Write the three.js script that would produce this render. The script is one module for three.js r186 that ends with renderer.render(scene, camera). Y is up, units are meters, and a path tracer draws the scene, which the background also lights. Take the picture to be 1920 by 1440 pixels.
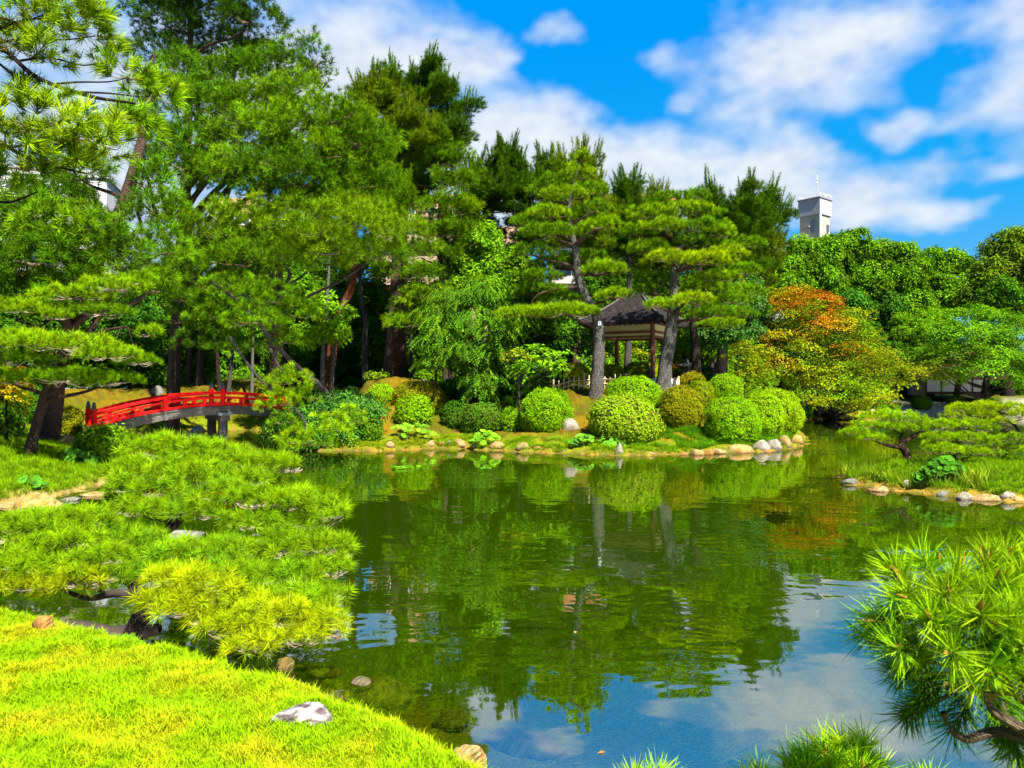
import * as THREE from 'three';
import { mergeGeometries, mergeVertices } from 'three/addons/utils/BufferGeometryUtils.js';
import { MarchingCubes } from 'three/addons/objects/MarchingCubes.js';
import { createNoise2D, createNoise3D } from 'simplex-noise';

// ---------------------------------------------------------------- camera, exposure
const EYE = 2.3, F = 1413;                         // eye above the water; focal length for a frame 1920 wide
const scene = new THREE.Scene();
const camera = new THREE.PerspectiveCamera(2 * Math.atan(720 / F) * 180 / Math.PI, 4 / 3, 0.05, 3000);
camera.position.set(0, EYE, 0);
camera.lookAt(0, EYE, -10);
camera.focus = 13;
camera.userData.fStop = 10;
const renderer = new THREE.WebGLRenderer({ antialias: true });
renderer.setSize(1024, 768);
renderer.toneMapping = THREE.LinearToneMapping;
const EXPOSURE = 4.2;
renderer.toneMappingExposure = EXPOSURE;
const WATER_IOR = 5, RIPPLE = 0.042;
renderer.shadowMap.enabled = true;

// ---------------------------------------------------------------- sun
const SUN = new THREE.Vector3(0.34, 0.82, 0.50).normalize();
const sun = new THREE.DirectionalLight(new THREE.Color(1, 0.955, 0.86), 5.0);
sun.name = 'sun';
sun.position.copy(SUN).multiplyScalar(150).add(new THREE.Vector3(0, 0, -30));
sun.target.position.set(0, 0, -30);
sun.castShadow = true;
sun.shadow.mapSize.set(4096, 4096);
Object.assign(sun.shadow.camera, { left: -90, right: 90, top: 90, bottom: -90, near: 1, far: 400 });
sun.shadow.radius = 1;
scene.add(sun, sun.target);

// ---------------------------------------------------------------- helpers
let seedState = 12345;
function rngOf(seed) { let a = seed >>> 0; return () => { a = (a + 0x6d2b79f5) | 0; let t = Math.imul(a ^ (a >>> 15), 1 | a); t = (t + Math.imul(t ^ (t >>> 7), 61 | t)) ^ t; return ((t ^ (t >>> 14)) >>> 0) / 4294967296; }; }
const rnd = rngOf(7);
const n2 = createNoise2D(rngOf(11)), n3 = createNoise3D(rngOf(13));
const V = (x, y, z) => new THREE.Vector3(x, y, z);
const C = (r, g, b) => new THREE.Color().setRGB(r, g, b);
const clamp = THREE.MathUtils.clamp, lerp = THREE.MathUtils.lerp;
const ss = (a, b, x) => { const t = clamp((x - a) / (b - a), 0, 1); return t * t * (3 - 2 * t); };
const gaussian = (r) => { let u = 0; for (let i = 0; i < 4; i++) u += r(); return (u - 2) * 0.866; };   // about unit spread / 2
const fbm2 = (x, y, o = 4) => { let s = 0, a = 0.5, f = 1; for (let i = 0; i < o; i++) { s += a * n2(x * f, y * f); f *= 2.03; a *= 0.5; } return s; };
const fbm3 = (x, y, z, o = 3) => { let s = 0, a = 0.5, f = 1; for (let i = 0; i < o; i++) { s += a * n3(x * f, y * f, z * f); f *= 2.03; a *= 0.5; } return s; };
const at = (px, py, d) => V((px - 960) / F * d, EYE - (py - 720) / F * d, -d);
const used = new Map();
function numbered(name) { const k = used.get(name) || 0; used.set(name, k + 1); return k ? name + '_' + String(k).padStart(3, '0') : name; }
function tag(o, label, category, group, kind) {
  if (label) o.userData.label = label;
  if (category) o.userData.category = category;
  if (group) o.userData.group = group;
  if (kind) o.userData.kind = kind;
  return o;
}
function shadowed(o) { o.castShadow = true; o.receiveShadow = true; return o; }
function thing(name, pos, label, category, group) { const g = new THREE.Group(); g.name = numbered(name); g.position.copy(pos); scene.add(g); return tag(g, label, category, group); }
function part(name, geo, mat, parent, kind) { const m = shadowed(new THREE.Mesh(geo, mat)); m.name = name; if (kind) m.userData.kind = kind; parent.add(m); return m; }
// geometry given in world coordinates becomes a child of a thing that stands at its base
function wpart(name, geo, mat, parent, kind) { const p = parent.position; if (!geo.userData.moved) { geo.translate(-p.x, -p.y, -p.z); geo.userData.moved = true; } return part(name, geo, mat, parent, kind); }

// ---------------------------------------------------------------- textures
function tex(w, h, fn, srgb = false) {
  const a = new Uint8Array(w * h * 4);
  for (let y = 0; y < h; y++) for (let x = 0; x < w; x++) { const c = fn(x / w, y / h, x, y); const i = (y * w + x) * 4; a[i] = clamp(c[0], 0, 1) * 255; a[i + 1] = clamp(c[1] ?? c[0], 0, 1) * 255; a[i + 2] = clamp(c[2] ?? c[0], 0, 1) * 255; a[i + 3] = 255; }
  const t = new THREE.DataTexture(a, w, h); t.wrapS = t.wrapT = THREE.RepeatWrapping; t.magFilter = THREE.LinearFilter; if (srgb) t.colorSpace = THREE.SRGBColorSpace; t.needsUpdate = true; return t;
}
// noise that tiles: walked on a torus
const n4like = (u, v, f, s) => { const a = u * 2 * Math.PI, b = v * 2 * Math.PI, R = f / (2 * Math.PI); return n3(Math.cos(a) * R + s, Math.sin(a) * R + Math.cos(b) * R * 1.3, Math.sin(b) * R * 1.3 - s); };
const rep = (t, u, v) => { const c = t.clone(); c.repeat.set(u, v); c.needsUpdate = true; return c; };

// ---------------------------------------------------------------- sky (computed air and clouds)
{
  const Wd = 2048, Hd = 1024, data = new Float32Array(Wd * Hd * 4);
  // clouds as soft banks in azimuth (deg) and elevation (deg); the pattern goes on round the horizon, mirrored every 70 degrees
  const banks = [[560, 110, 110, 75, 1.1], [700, 112, 115, 55, 1.1], [840, 112, 110, 45, 1.1], [925, 112, 50, 34, 0.6], [700, 20, 170, 48, 0.5], [480, 170, 120, 90, 0.9], [610, 190, 130, 70, 0.9],
    [940, 265, 110, 72, 1.2], [1040, 252, 95, 72, 1.3], [1150, 300, 110, 52, 1.3], [1285, 300, 100, 44, 0.9], [1455, 305, 95, 46, 1.4], [1200, 380, 420, 62, 1.1], [880, 320, 200, 80, 1.0],
    [1592, 384, 100, 42, 1.3], [1750, 406, 85, 26, 0.7], [1590, 74, 150, 46, 1.0], [1500, 80, 240, 95, 0.42], [1480, 145, 110, 44, 0.75], [1405, 212, 82, 28, 0.65], [1580, 190, 90, 30, 0.35], [1288, 192, 52, 22, 0.4], [1240, 112, 50, 28, 0.28], [1043, 58, 58, 24, 0.55],
    [1899, 42, 62, 50, 0.8], [1905, 172, 76, 60, 1.0], [1793, 228, 50, 18, 0.3], [1688, 240, 40, 26, 0.75], [1734, 319, 36, 20, 0.35], [1883, 308, 90, 26, 0.4], [200, 120, 260, 150, 0.7], [60, 330, 260, 140, 0.8], [300, 420, 260, 90, 0.7]];
  const B = banks.map(([x, y, rx, ry, w]) => { const a = Math.atan((x - 960) / F), e = Math.atan((720 - y) / F * Math.cos(a)); return [a * 57.3, e * 57.3, rx / F * 57.3, ry / F * 57.3, w]; });
  const top = [0.000, 0.335, 0.97], mid = [0.015, 0.43, 0.97], low = [0.24, 0.58, 0.97];
  for (let r = 0; r < Hd; r++) {
    const el = ((r + 0.5) / Hd - 0.5) * Math.PI, eld = el * 57.2958;
    for (let c = 0; c < Wd; c++) {
      const phi = ((c + 0.5) / Wd - 0.5) * 2 * Math.PI, x = Math.cos(el) * Math.cos(phi), y = Math.sin(el), z = Math.cos(el) * Math.sin(phi);
      const i = (r * Wd + c) * 4;
      const t = clamp(eld / 26, 0, 1), k1 = ss(0, 0.55, t), k2 = ss(0.4, 1.0, t), zen = 1 - 0.25 * ss(30, 90, eld);
      let col = [0, 1, 2].map((q) => lerp(lerp(low[q], mid[q], k1), top[q], k2) * zen);
      let den = 0;
      if (eld > -1) {
        let az = Math.atan2(x, -z) * 57.2958; az = ((az + 35) % 140 + 140) % 140; az = az > 70 ? 140 - az : az; az -= 35;
        const wx = 1.5 * fbm3(x * 8, y * 14, z * 8 + 3, 4), wy = 0.9 * fbm3(x * 9 + 9, y * 14, z * 9, 4);
        let s = 0; for (const [a, e, rx, ry, w] of B) { const dx = (az + wx - a) / rx, dy = (eld + wy - e) / ry; const q = dx * dx + dy * dy; if (q < 6) s += w * Math.exp(-q * 1.5); }
        const det = fbm3(x * 9, y * 17, z * 9, 5), fine = fbm3(x * 26, y * 44, z * 26, 4);
        const banksD = 1 - Math.exp(-2.1 * Math.max(0, s * (1 + 0.75 * det + 0.35 * fine) - 0.13));
        const high = ss(-0.05, 0.55, fbm3(x / (y + 0.25) * 1.3, z / (y + 0.25) * 1.3, 5, 5)) * 0.85;
        den = lerp(banksD, high, ss(26, 38, eld));
        den = Math.min(den, 0.96);
        const sh = 0.93 + 0.10 * fine + 0.07 * det;
        const cl = [0.87 * sh, 0.94 * sh, 1.0 * (0.4 + 0.6 * sh)];
        col = col.map((q, j) => lerp(q, cl[j], den));
      }
      for (let q = 0; q < 3; q++) data[i + q] = col[q] / EXPOSURE;
      data[i + 3] = 1;
    }
  }
  const t = new THREE.DataTexture(data, Wd, Hd, THREE.RGBAFormat, THREE.FloatType);
  t.mapping = THREE.EquirectangularReflectionMapping; t.magFilter = THREE.LinearFilter; t.needsUpdate = true;
  scene.background = t; scene.environment = t;
}
// ---------------------------------------------------------------- land and water
// the pond's outline in plan: x to the right, d away from the camera
const POND = [[0.42, 3.3], [0.15, 3.75], [-0.35, 4.3], [-1.0, 4.8], [-1.75, 5.25], [-2.7, 5.75], [-3.9, 6.35], [-6, 7.0], [-10, 7.6], [-14, 9.5], [-14.5, 12], [-12, 13.6], [-9.9, 14.2], [-9.35, 15.4], [-9.3, 17.6], [-10.6, 21], [-12.6, 24],
  [-14.2, 26.5], [-16.6, 30], [-19, 34], [-16.5, 36], [-13, 37.2], [-10.8, 36], [-9.6, 33], [-8.9, 30], [-8.6, 27.6], [-7.6, 26.2], [-5.8, 25.7], [-4.2, 25.9], [-2.8, 26.5], [-1.6, 26.6], [0, 25.4], [1.8, 24.7], [3.4, 24.1], [4.7, 24.3], [5.9, 24.7],
  [8.3, 25.5], [10.2, 27], [11.5, 29.6], [12.6, 32.5], [14, 37], [16.2, 43], [18.2, 47.6], [20.4, 49.4], [24, 50.2], [26.2, 51.6], [27.4, 55], [29.5, 57], [34, 57.6], [42, 57], [58, 52], [80, 36], [66, 10], [30, 2.5], [8, 1.6], [3.4, 1.7], [1.6, 2.2], [0.8, 2.7]];
const ISLE = [[7.55, 17.6], [7.9, 16.8], [8.6, 15.7], [9.4, 14.8], [10.6, 14.1], [12.5, 13.6], [16, 14], [17.5, 16.5], [15.5, 19], [12.5, 20], [10, 20], [8.3, 19]];
function polySd(P, x, d) {                       // > 0 outside
  let m = 1e9, inside = false;
  for (let i = 0, j = P.length - 1; i < P.length; j = i++) {
    const [ax, ay] = P[j], [bx, by] = P[i], ex = bx - ax, ey = by - ay, wx = x - ax, wy = d - ay;
    const t = clamp((wx * ex + wy * ey) / (ex * ex + ey * ey), 0, 1), dx = wx - ex * t, dy = wy - ey * t;
    m = Math.min(m, dx * dx + dy * dy);
    if ((ay > d) !== (by > d) && x < ex * (d - ay) / (by - ay) + ax) inside = !inside;
  }
  return (inside ? -1 : 1) * Math.sqrt(m);
}
const ISLE_C = [12.3, 16.8];
function shore(x, d) {                            // > 0 on land
  const far = clamp(d / 20, 0.15, 1);
  const w = 0.28 * far * n2(x * 0.9, d * 0.9) + 0.12 * far * n2(x * 2.7 + 5, d * 2.7) + 0.035 * n2(x * 7, d * 7);
  let s = polySd(POND, x, d);
  if (x > 6 && x < 19 && d > 12 && d < 21.5) s = Math.max(s, -polySd(ISLE, x, d));
  return s + w;
}
const bump = (x, d, cx, cd, rx, rd) => { const a = (x - cx) / rx, b = (d - cd) / rd; return Math.exp(-(a * a + b * b)); };
function landHeight(x, d, s) {
  if (s < 0) { const deep = d < 9 && x < 3 ? 0.55 : 0.8; return -deep * ss(0, d < 9 ? 2.6 : 3.2, -s) - 0.04 * ss(0, 0.3, -s); }
  const edge = ss(0, 0.45, s);
  let h;
  if (d < 11 && x < 5 && !(x < -4 && d > 8)) h = 0.56 * ss(-0.05, 0.62, s) + 0.02 * s * (d < 9 ? 1 : 0) + 0.012 * n2(x * 2.2, d * 2.2);     // the near lawn
  else if (x > 6 && x < 19 && d > 12 && d < 21.5 && polySd(ISLE, x, d) < 0.6) h = 0.14 * edge + 0.30 * ss(0.1, 1.8, s) + 0.02 * n2(x * 3, d * 3);
  else if (x < -6 && d < 31) h = 0.16 * edge + 0.14 * Math.min(s, 4) + 0.35 * ss(0.6, 5, s) + 0.03 * n2(x * 1.2, d * 1.2);
  else if (x > 15 && d > 44) h = 0.12 * edge + 0.12 * Math.min(s, 9) + 0.06 * n2(x * 0.3, d * 0.3);
  else if (x > 20) h = 0.2 * edge + 0.1 * Math.min(s, 8);
  else {
    const bank = 0.16 * edge + 0.05 * Math.min(s, 1) + 0.275 * clamp(s - 0.8, 0, 6.5);
    const keep = ss(0.3, 4, s);
    h = bank + keep * (1.5 * bump(x, d, -6.4, 34.3, 3.2, 3.4) + 0.72 * bump(x, d, 5.4, 34.5, 5, 4.5) + 1.1 * bump(x, d, -14.5, 41, 4, 4) - 0.5 * bump(x, d, -1.4, 31.5, 1.6, 3)) + 0.05 * edge * n2(x * 0.8, d * 0.8) + 0.9 * keep * bump(x, d, 11.5, 43, 3.5, 4.5);
    h = lerp(h, 1.7 + 0.1 * n2(x * 0.1, d * 0.1), ss(44, 52, d));
  }
  return h;
}
const hgt = (x, d) => landHeight(x, d, shore(x, d));
// where the line of sight through a pixel meets the land or the water
function groundAt(px, py, from = 2) {
  for (let d = from; d < 140; d += 0.05 + d * 0.001) { const p = at(px, py, d); if (p.y <= Math.max(0, hgt(p.x, d))) { p.y = Math.max(0, hgt(p.x, d)); return p; } }
  return at(px, Math.max(py, 722), 140);
}
{
  const ang = [], rad = [];
  for (let i = 0; i <= 560; i++) ang.push(-0.72 + 1.44 * i / 560);
  for (let i = 1; i < 60; i++) ang.push(0.72 + (2 * Math.PI - 1.44) * i / 60);
  let r = 0.25; while (r < 700) { rad.push(r); r *= r < 6 ? 1.018 : r < 62 ? 1.0125 : 1.09; }
  const na = ang.length, nr = rad.length, pos = new Float32Array((na * nr) * 3), col = new Float32Array(na * nr * 3), uv = new Float32Array(na * nr * 2), idx = [];
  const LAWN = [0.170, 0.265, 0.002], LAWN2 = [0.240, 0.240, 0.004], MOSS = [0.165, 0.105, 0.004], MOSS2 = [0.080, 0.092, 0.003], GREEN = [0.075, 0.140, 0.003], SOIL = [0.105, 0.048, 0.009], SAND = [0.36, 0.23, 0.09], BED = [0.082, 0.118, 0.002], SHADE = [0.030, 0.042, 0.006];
  const mix = (a, b, t) => a.map((q, i) => lerp(q, b[i], clamp(t, 0, 1)));
  for (let j = 0; j < nr; j++) for (let i = 0; i < na; i++) {
    const x = Math.sin(ang[i]) * rad[j], d = Math.cos(ang[i]) * rad[j], s = shore(x, d), k = j * na + i;
    let h = landHeight(x, d, s);
    const g1 = fbm2(x * 0.35, d * 0.35, 3), g2 = fbm2(x * 1.7 + 9, d * 1.7, 3), g3 = n2(x * 6, d * 6);
    let c;
    if (s < 0) { const sh = ss(0, 1.6, -s); c = mix([0.105, 0.085, 0.02], BED, sh); if (d < 9) c = mix([0.26, 0.19, 0.012], BED, ss(0.4, 2.4, -s)); c = mix(c, BED, 0.4 * (g2 + 0.3)); }
    else if (d < 11 && x < 5 && !(x < -4 && d > 8)) c = mix(mix(LAWN, LAWN2, 0.35 + 1.4 * g2 + 0.5 * g1), SOIL, 0.9 * (1 - ss(0.05, 0.4, s)));
    else if (x > 6 && x < 19 && d > 12 && d < 21.5 && polySd(ISLE, x, d) < 0.6) c = mix(mix([0.30, 0.17, 0.03], [0.17, 0.17, 0.006], ss(0.05, 0.4, s)), [0.10, 0.19, 0.003], ss(0.35, 0.9, s + 0.5 * g2));
    else if (x < -6 && d < 31) c = mix(mix(SAND, [0.20, 0.16, 0.02], ss(0.02, 0.2, s)), mix(GREEN, LAWN, 0.4 + g2), ss(0.12, 0.45, s + 0.4 * g2));
    else if (d < 47 && x < 18) {
      c = mix([0.26, 0.15, 0.025], [0.14, 0.17, 0.004], ss(0.05, 0.35, s + 0.2 * g3));
      c = mix(c, mix(MOSS, MOSS2, 0.45 + 1.5 * g1), ss(1.0, 1.9, s + 0.8 * g2));
      c = mix(c, SOIL, 0.9 * ss(0.12, 0.45, g2 + 0.4 * g1) * ss(0.8, 1.6, s));
      c = mix(c, [0.23, 0.135, 0.003], 0.8 * ss(2.75, 3.4, h));
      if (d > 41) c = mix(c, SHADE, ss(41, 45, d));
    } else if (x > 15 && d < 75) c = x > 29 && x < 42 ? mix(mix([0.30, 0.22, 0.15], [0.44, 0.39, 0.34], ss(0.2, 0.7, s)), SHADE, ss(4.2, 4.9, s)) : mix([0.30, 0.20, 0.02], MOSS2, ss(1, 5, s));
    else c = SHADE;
    const m = 1 + 0.25 * g3 * (s > 0 ? 1 : 0.3);
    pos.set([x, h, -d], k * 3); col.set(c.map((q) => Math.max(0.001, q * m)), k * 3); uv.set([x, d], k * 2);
  }
  for (let j = 0; j + 1 < nr; j++) for (let i = 0; i < na; i++) { const a = j * na + i, b = j * na + (i + 1) % na; idx.push(a, b, a + na, b, b + na, a + na); }
  const g = new THREE.BufferGeometry();
  g.setAttribute('position', new THREE.BufferAttribute(pos, 3)); g.setAttribute('color', new THREE.BufferAttribute(col, 3)); g.setAttribute('uv', new THREE.BufferAttribute(uv, 2)); g.setIndex(idx); g.computeVertexNormals();
  const grain = tex(512, 512, (u, v) => { const f = 0.5 + 0.3 * n4like(u, v, 30, 3) + 0.3 * n4like(u, v, 90, 8); return [f]; });
  const grainC = tex(512, 512, (u, v) => { const f = 0.80 + 0.16 * n4like(u, v, 40, 3) + 0.16 * n4like(u, v, 110, 5); return [f, f, f * 0.95]; });
  grain.repeat.set(0.55, 0.55); grainC.repeat.set(0.37, 0.37);
  const m = new THREE.MeshPhysicalMaterial({ specularIntensity: 0.1, vertexColors: true, roughness: 0.95, bumpMap: grain, bumpScale: 0.03, map: grainC });
  const o = shadowed(new THREE.Mesh(g, m)); o.name = 'ground'; o.userData.kind = 'structure'; scene.add(o);
}
// the water: one thin sheet over the murky bed
{
  const N = 1024;
  // ripple height: crossing wave trains of several lengths, calm and ruffled areas
  const waves = []; const wr = rngOf(99);
  for (let i = 0; i < 46; i++) { const L = 4 + Math.floor(Math.pow(wr(), 1.4) * 70), dir = (wr() - 0.5) * 1.3 + (wr() < 0.3 ? 1.2 : 0); const ky = Math.max(1, Math.round(L * Math.cos(dir))), kx = Math.round(L * Math.sin(dir)); waves.push([kx, ky, wr() * 6.28, 1 / Math.pow(Math.hypot(kx, ky), 1.15)]); }
  const H = new Float32Array(N * N);
  for (let y = 0; y < N; y++) for (let x = 0; x < N; x++) { let h = 0; const u = x / N * 2 * Math.PI, v = y / N * 2 * Math.PI; for (const [kx, ky, p, a] of waves) h += a * Math.sin(kx * u + ky * v + p); H[y * N + x] = h; }
  let hs = 0; for (const q of H) hs += q * q; hs = Math.sqrt(hs / H.length);
  const mask = (u, v) => 0.30 + 0.9 * ss(-0.25, 0.6, n4like(u, v, 5, 21) + 0.4 * n4like(u, v, 11, 2));
  const ripple = tex(N, N, (u, v, x, y) => {
    const k = mask(u, v), sx = (H[y * N + (x + 1) % N] - H[y * N + (x - 1 + N) % N]) / hs, sy = (H[((y + 1) % N) * N + x] - H[((y - 1 + N) % N) * N + x]) / hs;
    return [0.5 + sx * k * 0.9, 0.5 + sy * k * 0.9, 1];
  });
  ripple.repeat.set(1 / 9, 1 / 9);
  const m = new THREE.MeshPhysicalMaterial({ color: C(0.58, 0.74, 0.22), roughness: 0.012, transmission: 1, thickness: 0, ior: WATER_IOR, specularIntensity: 1, normalMap: ripple, normalScale: new THREE.Vector2(RIPPLE, RIPPLE) });
  const g = new THREE.PlaneGeometry(150, 90, 1, 1); g.rotateX(-Math.PI / 2); g.translate(18, 0, -38);
  const uv = g.attributes.uv, p = g.attributes.position; for (let i = 0; i < 4; i++) uv.setXY(i, p.getX(i), -p.getZ(i));
  const o = new THREE.Mesh(g, m); o.name = 'water'; o.userData.kind = 'structure'; o.receiveShadow = true; scene.add(o);
}
// ---------------------------------------------------------------- materials of wood, stone and leaves
const std = (o) => new THREE.MeshPhysicalMaterial({ specularIntensity: (o.roughness ?? 1) > 0.65 ? 0.22 : (o.roughness ?? 1) > 0.5 ? 0.4 : 1, ...o });
const barkTex = tex(256, 512, (u, v) => { const s = n4like(u, v * 1, 14, 4), q = Math.abs(n4like(u, v, 26, 9)); const k = 0.55 + 0.35 * s + 0.5 * q; return [k, k, k]; });
const barkBump = tex(256, 512, (u, v) => { const q = Math.abs(n4like(u, v, 22, 9)), s = Math.abs(n4like(u, v, 44, 3)); return [0.2 + 0.9 * q + 0.3 * s]; });
const lichen = tex(256, 512, (u, v) => { const a = ss(-0.1, 0.35, n4like(u, v, 20, 7)), b = n4like(u, v, 60, 2); const k = 0.5 + 0.3 * b; return [lerp(0.42 * k, 0.62, a * 0.8), lerp(0.36 * k, 0.64, a * 0.8), lerp(0.32 * k, 0.62, a * 0.8)]; });
for (const t of [barkTex, barkBump, lichen]) t.repeat.set(1.1, 0.7);
const bark = (r, g, b, map = barkTex) => std({ color: C(r * 0.55, g * 0.55, b * 0.55), map, bumpMap: barkBump, bumpScale: 0.05, roughness: 0.95 });
const BARK = { brown: bark(0.17, 0.10, 0.066), dark: bark(0.060, 0.042, 0.034), red: bark(0.26, 0.075, 0.030), grey: bark(0.17, 0.145, 0.128), pink: bark(0.20, 0.118, 0.090), pale: bark(0.30, 0.285, 0.235), lichen: bark(0.50, 0.48, 0.46, lichen), twig: std({ color: C(0.12, 0.08, 0.05), roughness: 0.9 }), twigDark: std({ color: C(0.035, 0.025, 0.02), roughness: 0.9 }), twigPale: std({ color: C(0.27, 0.21, 0.145), roughness: 0.9 }) };
const leafMat = (tr = 0.35, rough = 0.62, spec = 0.5) => new THREE.MeshPhysicalMaterial({ color: 0xffffff, vertexColors: true, roughness: rough, transmission: tr, thickness: 0, side: THREE.DoubleSide, specularIntensity: spec, ior: 1.4 });
const NEEDLE = leafMat(0.12, 0.85, 0.05), LEAF = leafMat(0.35, 0.8, 0.06), GLOSSY = leafMat(0.25, 0.55, 0.3), BLADE = leafMat(0.4, 0.9, 0.04);
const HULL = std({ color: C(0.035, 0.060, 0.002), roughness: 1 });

// ---------------------------------------------------------------- small geometries that crowns are made of
function soup(tris, cols) {
  const g = new THREE.BufferGeometry(); g.setAttribute('position', new THREE.Float32BufferAttribute(tris, 3)); g.setAttribute('color', new THREE.Float32BufferAttribute(cols, 3)); g.computeVertexNormals(); return g;
}
function dirIn(r, maxA, minA = 0) { const a = minA + (maxA - minA) * Math.sqrt(r()), p = r() * 6.2832; return V(Math.sin(a) * Math.cos(p), Math.cos(a), Math.sin(a) * Math.sin(p)); }
// a shoot of pine needles round +y
function tuftGeo(n, len, w, maxA, stem, seed, fine = false, amt = 0.35) {
  const r = rngOf(seed), T = [], K = [];
  for (let i = 0; i < n; i++) {
    const d = dirIn(r, maxA, 0.08), L = len * (0.7 + 0.45 * r()), o = V(0, stem * r(), 0), s = V(r() - 0.5, r() - 0.5, r() - 0.5).cross(d).normalize().multiplyScalar(w * 0.5);
    const tip = o.clone().addScaledVector(d, L); tip.y -= L * 0.10 * (1 - d.y);
    const t = 1 - amt / 2 + amt * r();
    if (fine) {
      const m = o.clone().lerp(tip, 0.55).add(V(0, L * 0.03, 0)), a = o.clone().addScaledVector(s, 0.8), b = o.clone().addScaledVector(s, -0.8), c = m.clone().add(s), e = m.clone().sub(s);
      T.push(...a.toArray(), ...b.toArray(), ...c.toArray(), ...b.toArray(), ...e.toArray(), ...c.toArray(), ...c.toArray(), ...e.toArray(), ...tip.toArray());
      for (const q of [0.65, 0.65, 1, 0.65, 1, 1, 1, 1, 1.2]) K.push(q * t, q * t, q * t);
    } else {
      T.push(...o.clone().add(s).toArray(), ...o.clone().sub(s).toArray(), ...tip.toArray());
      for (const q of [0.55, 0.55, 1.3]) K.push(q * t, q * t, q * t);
    }
  }
  return soup(T, K);
}
function leafTri(T, K, p, dir, up, L, w, fold, k) {
  const side = dir.clone().cross(up).normalize(), nrm = side.clone().cross(dir).normalize();
  const m = p.clone().addScaledVector(dir, L * 0.45), a = m.clone().addScaledVector(side, w * 0.5).addScaledVector(nrm, fold * w), b = m.clone().addScaledVector(side, -w * 0.5).addScaledVector(nrm, fold * w), tip = p.clone().addScaledVector(dir, L).addScaledVector(nrm, -0.12 * L);
  T.push(...p.toArray(), ...a.toArray(), ...tip.toArray(), ...p.toArray(), ...tip.toArray(), ...b.toArray());
  for (let i = 0; i < 6; i++) K.push(k, k, k);
}
// a cluster of leaves round the origin, mostly facing +y
function clumpGeo(n, R, L, w, flat, seed) {
  const r = rngOf(seed), T = [], K = [];
  for (let i = 0; i < n; i++) {
    const d = dirIn(r, Math.PI * 0.62), p = d.clone().multiplyScalar(R * Math.cbrt(r())); p.y *= flat;
    const dir = V(d.x + (r() - 0.5) * 1.2, (r() - 0.55) * 0.9 * flat, d.z + (r() - 0.5) * 1.2).normalize(), up = V((r() - 0.5) * 1.1, 1, (r() - 0.5) * 1.1).normalize();
    leafTri(T, K, p, dir, up, L * (0.7 + 0.6 * r()), w * (0.7 + 0.6 * r()), 0.18, 0.75 + 0.5 * r());
  }
  return soup(T, K);
}
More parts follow.
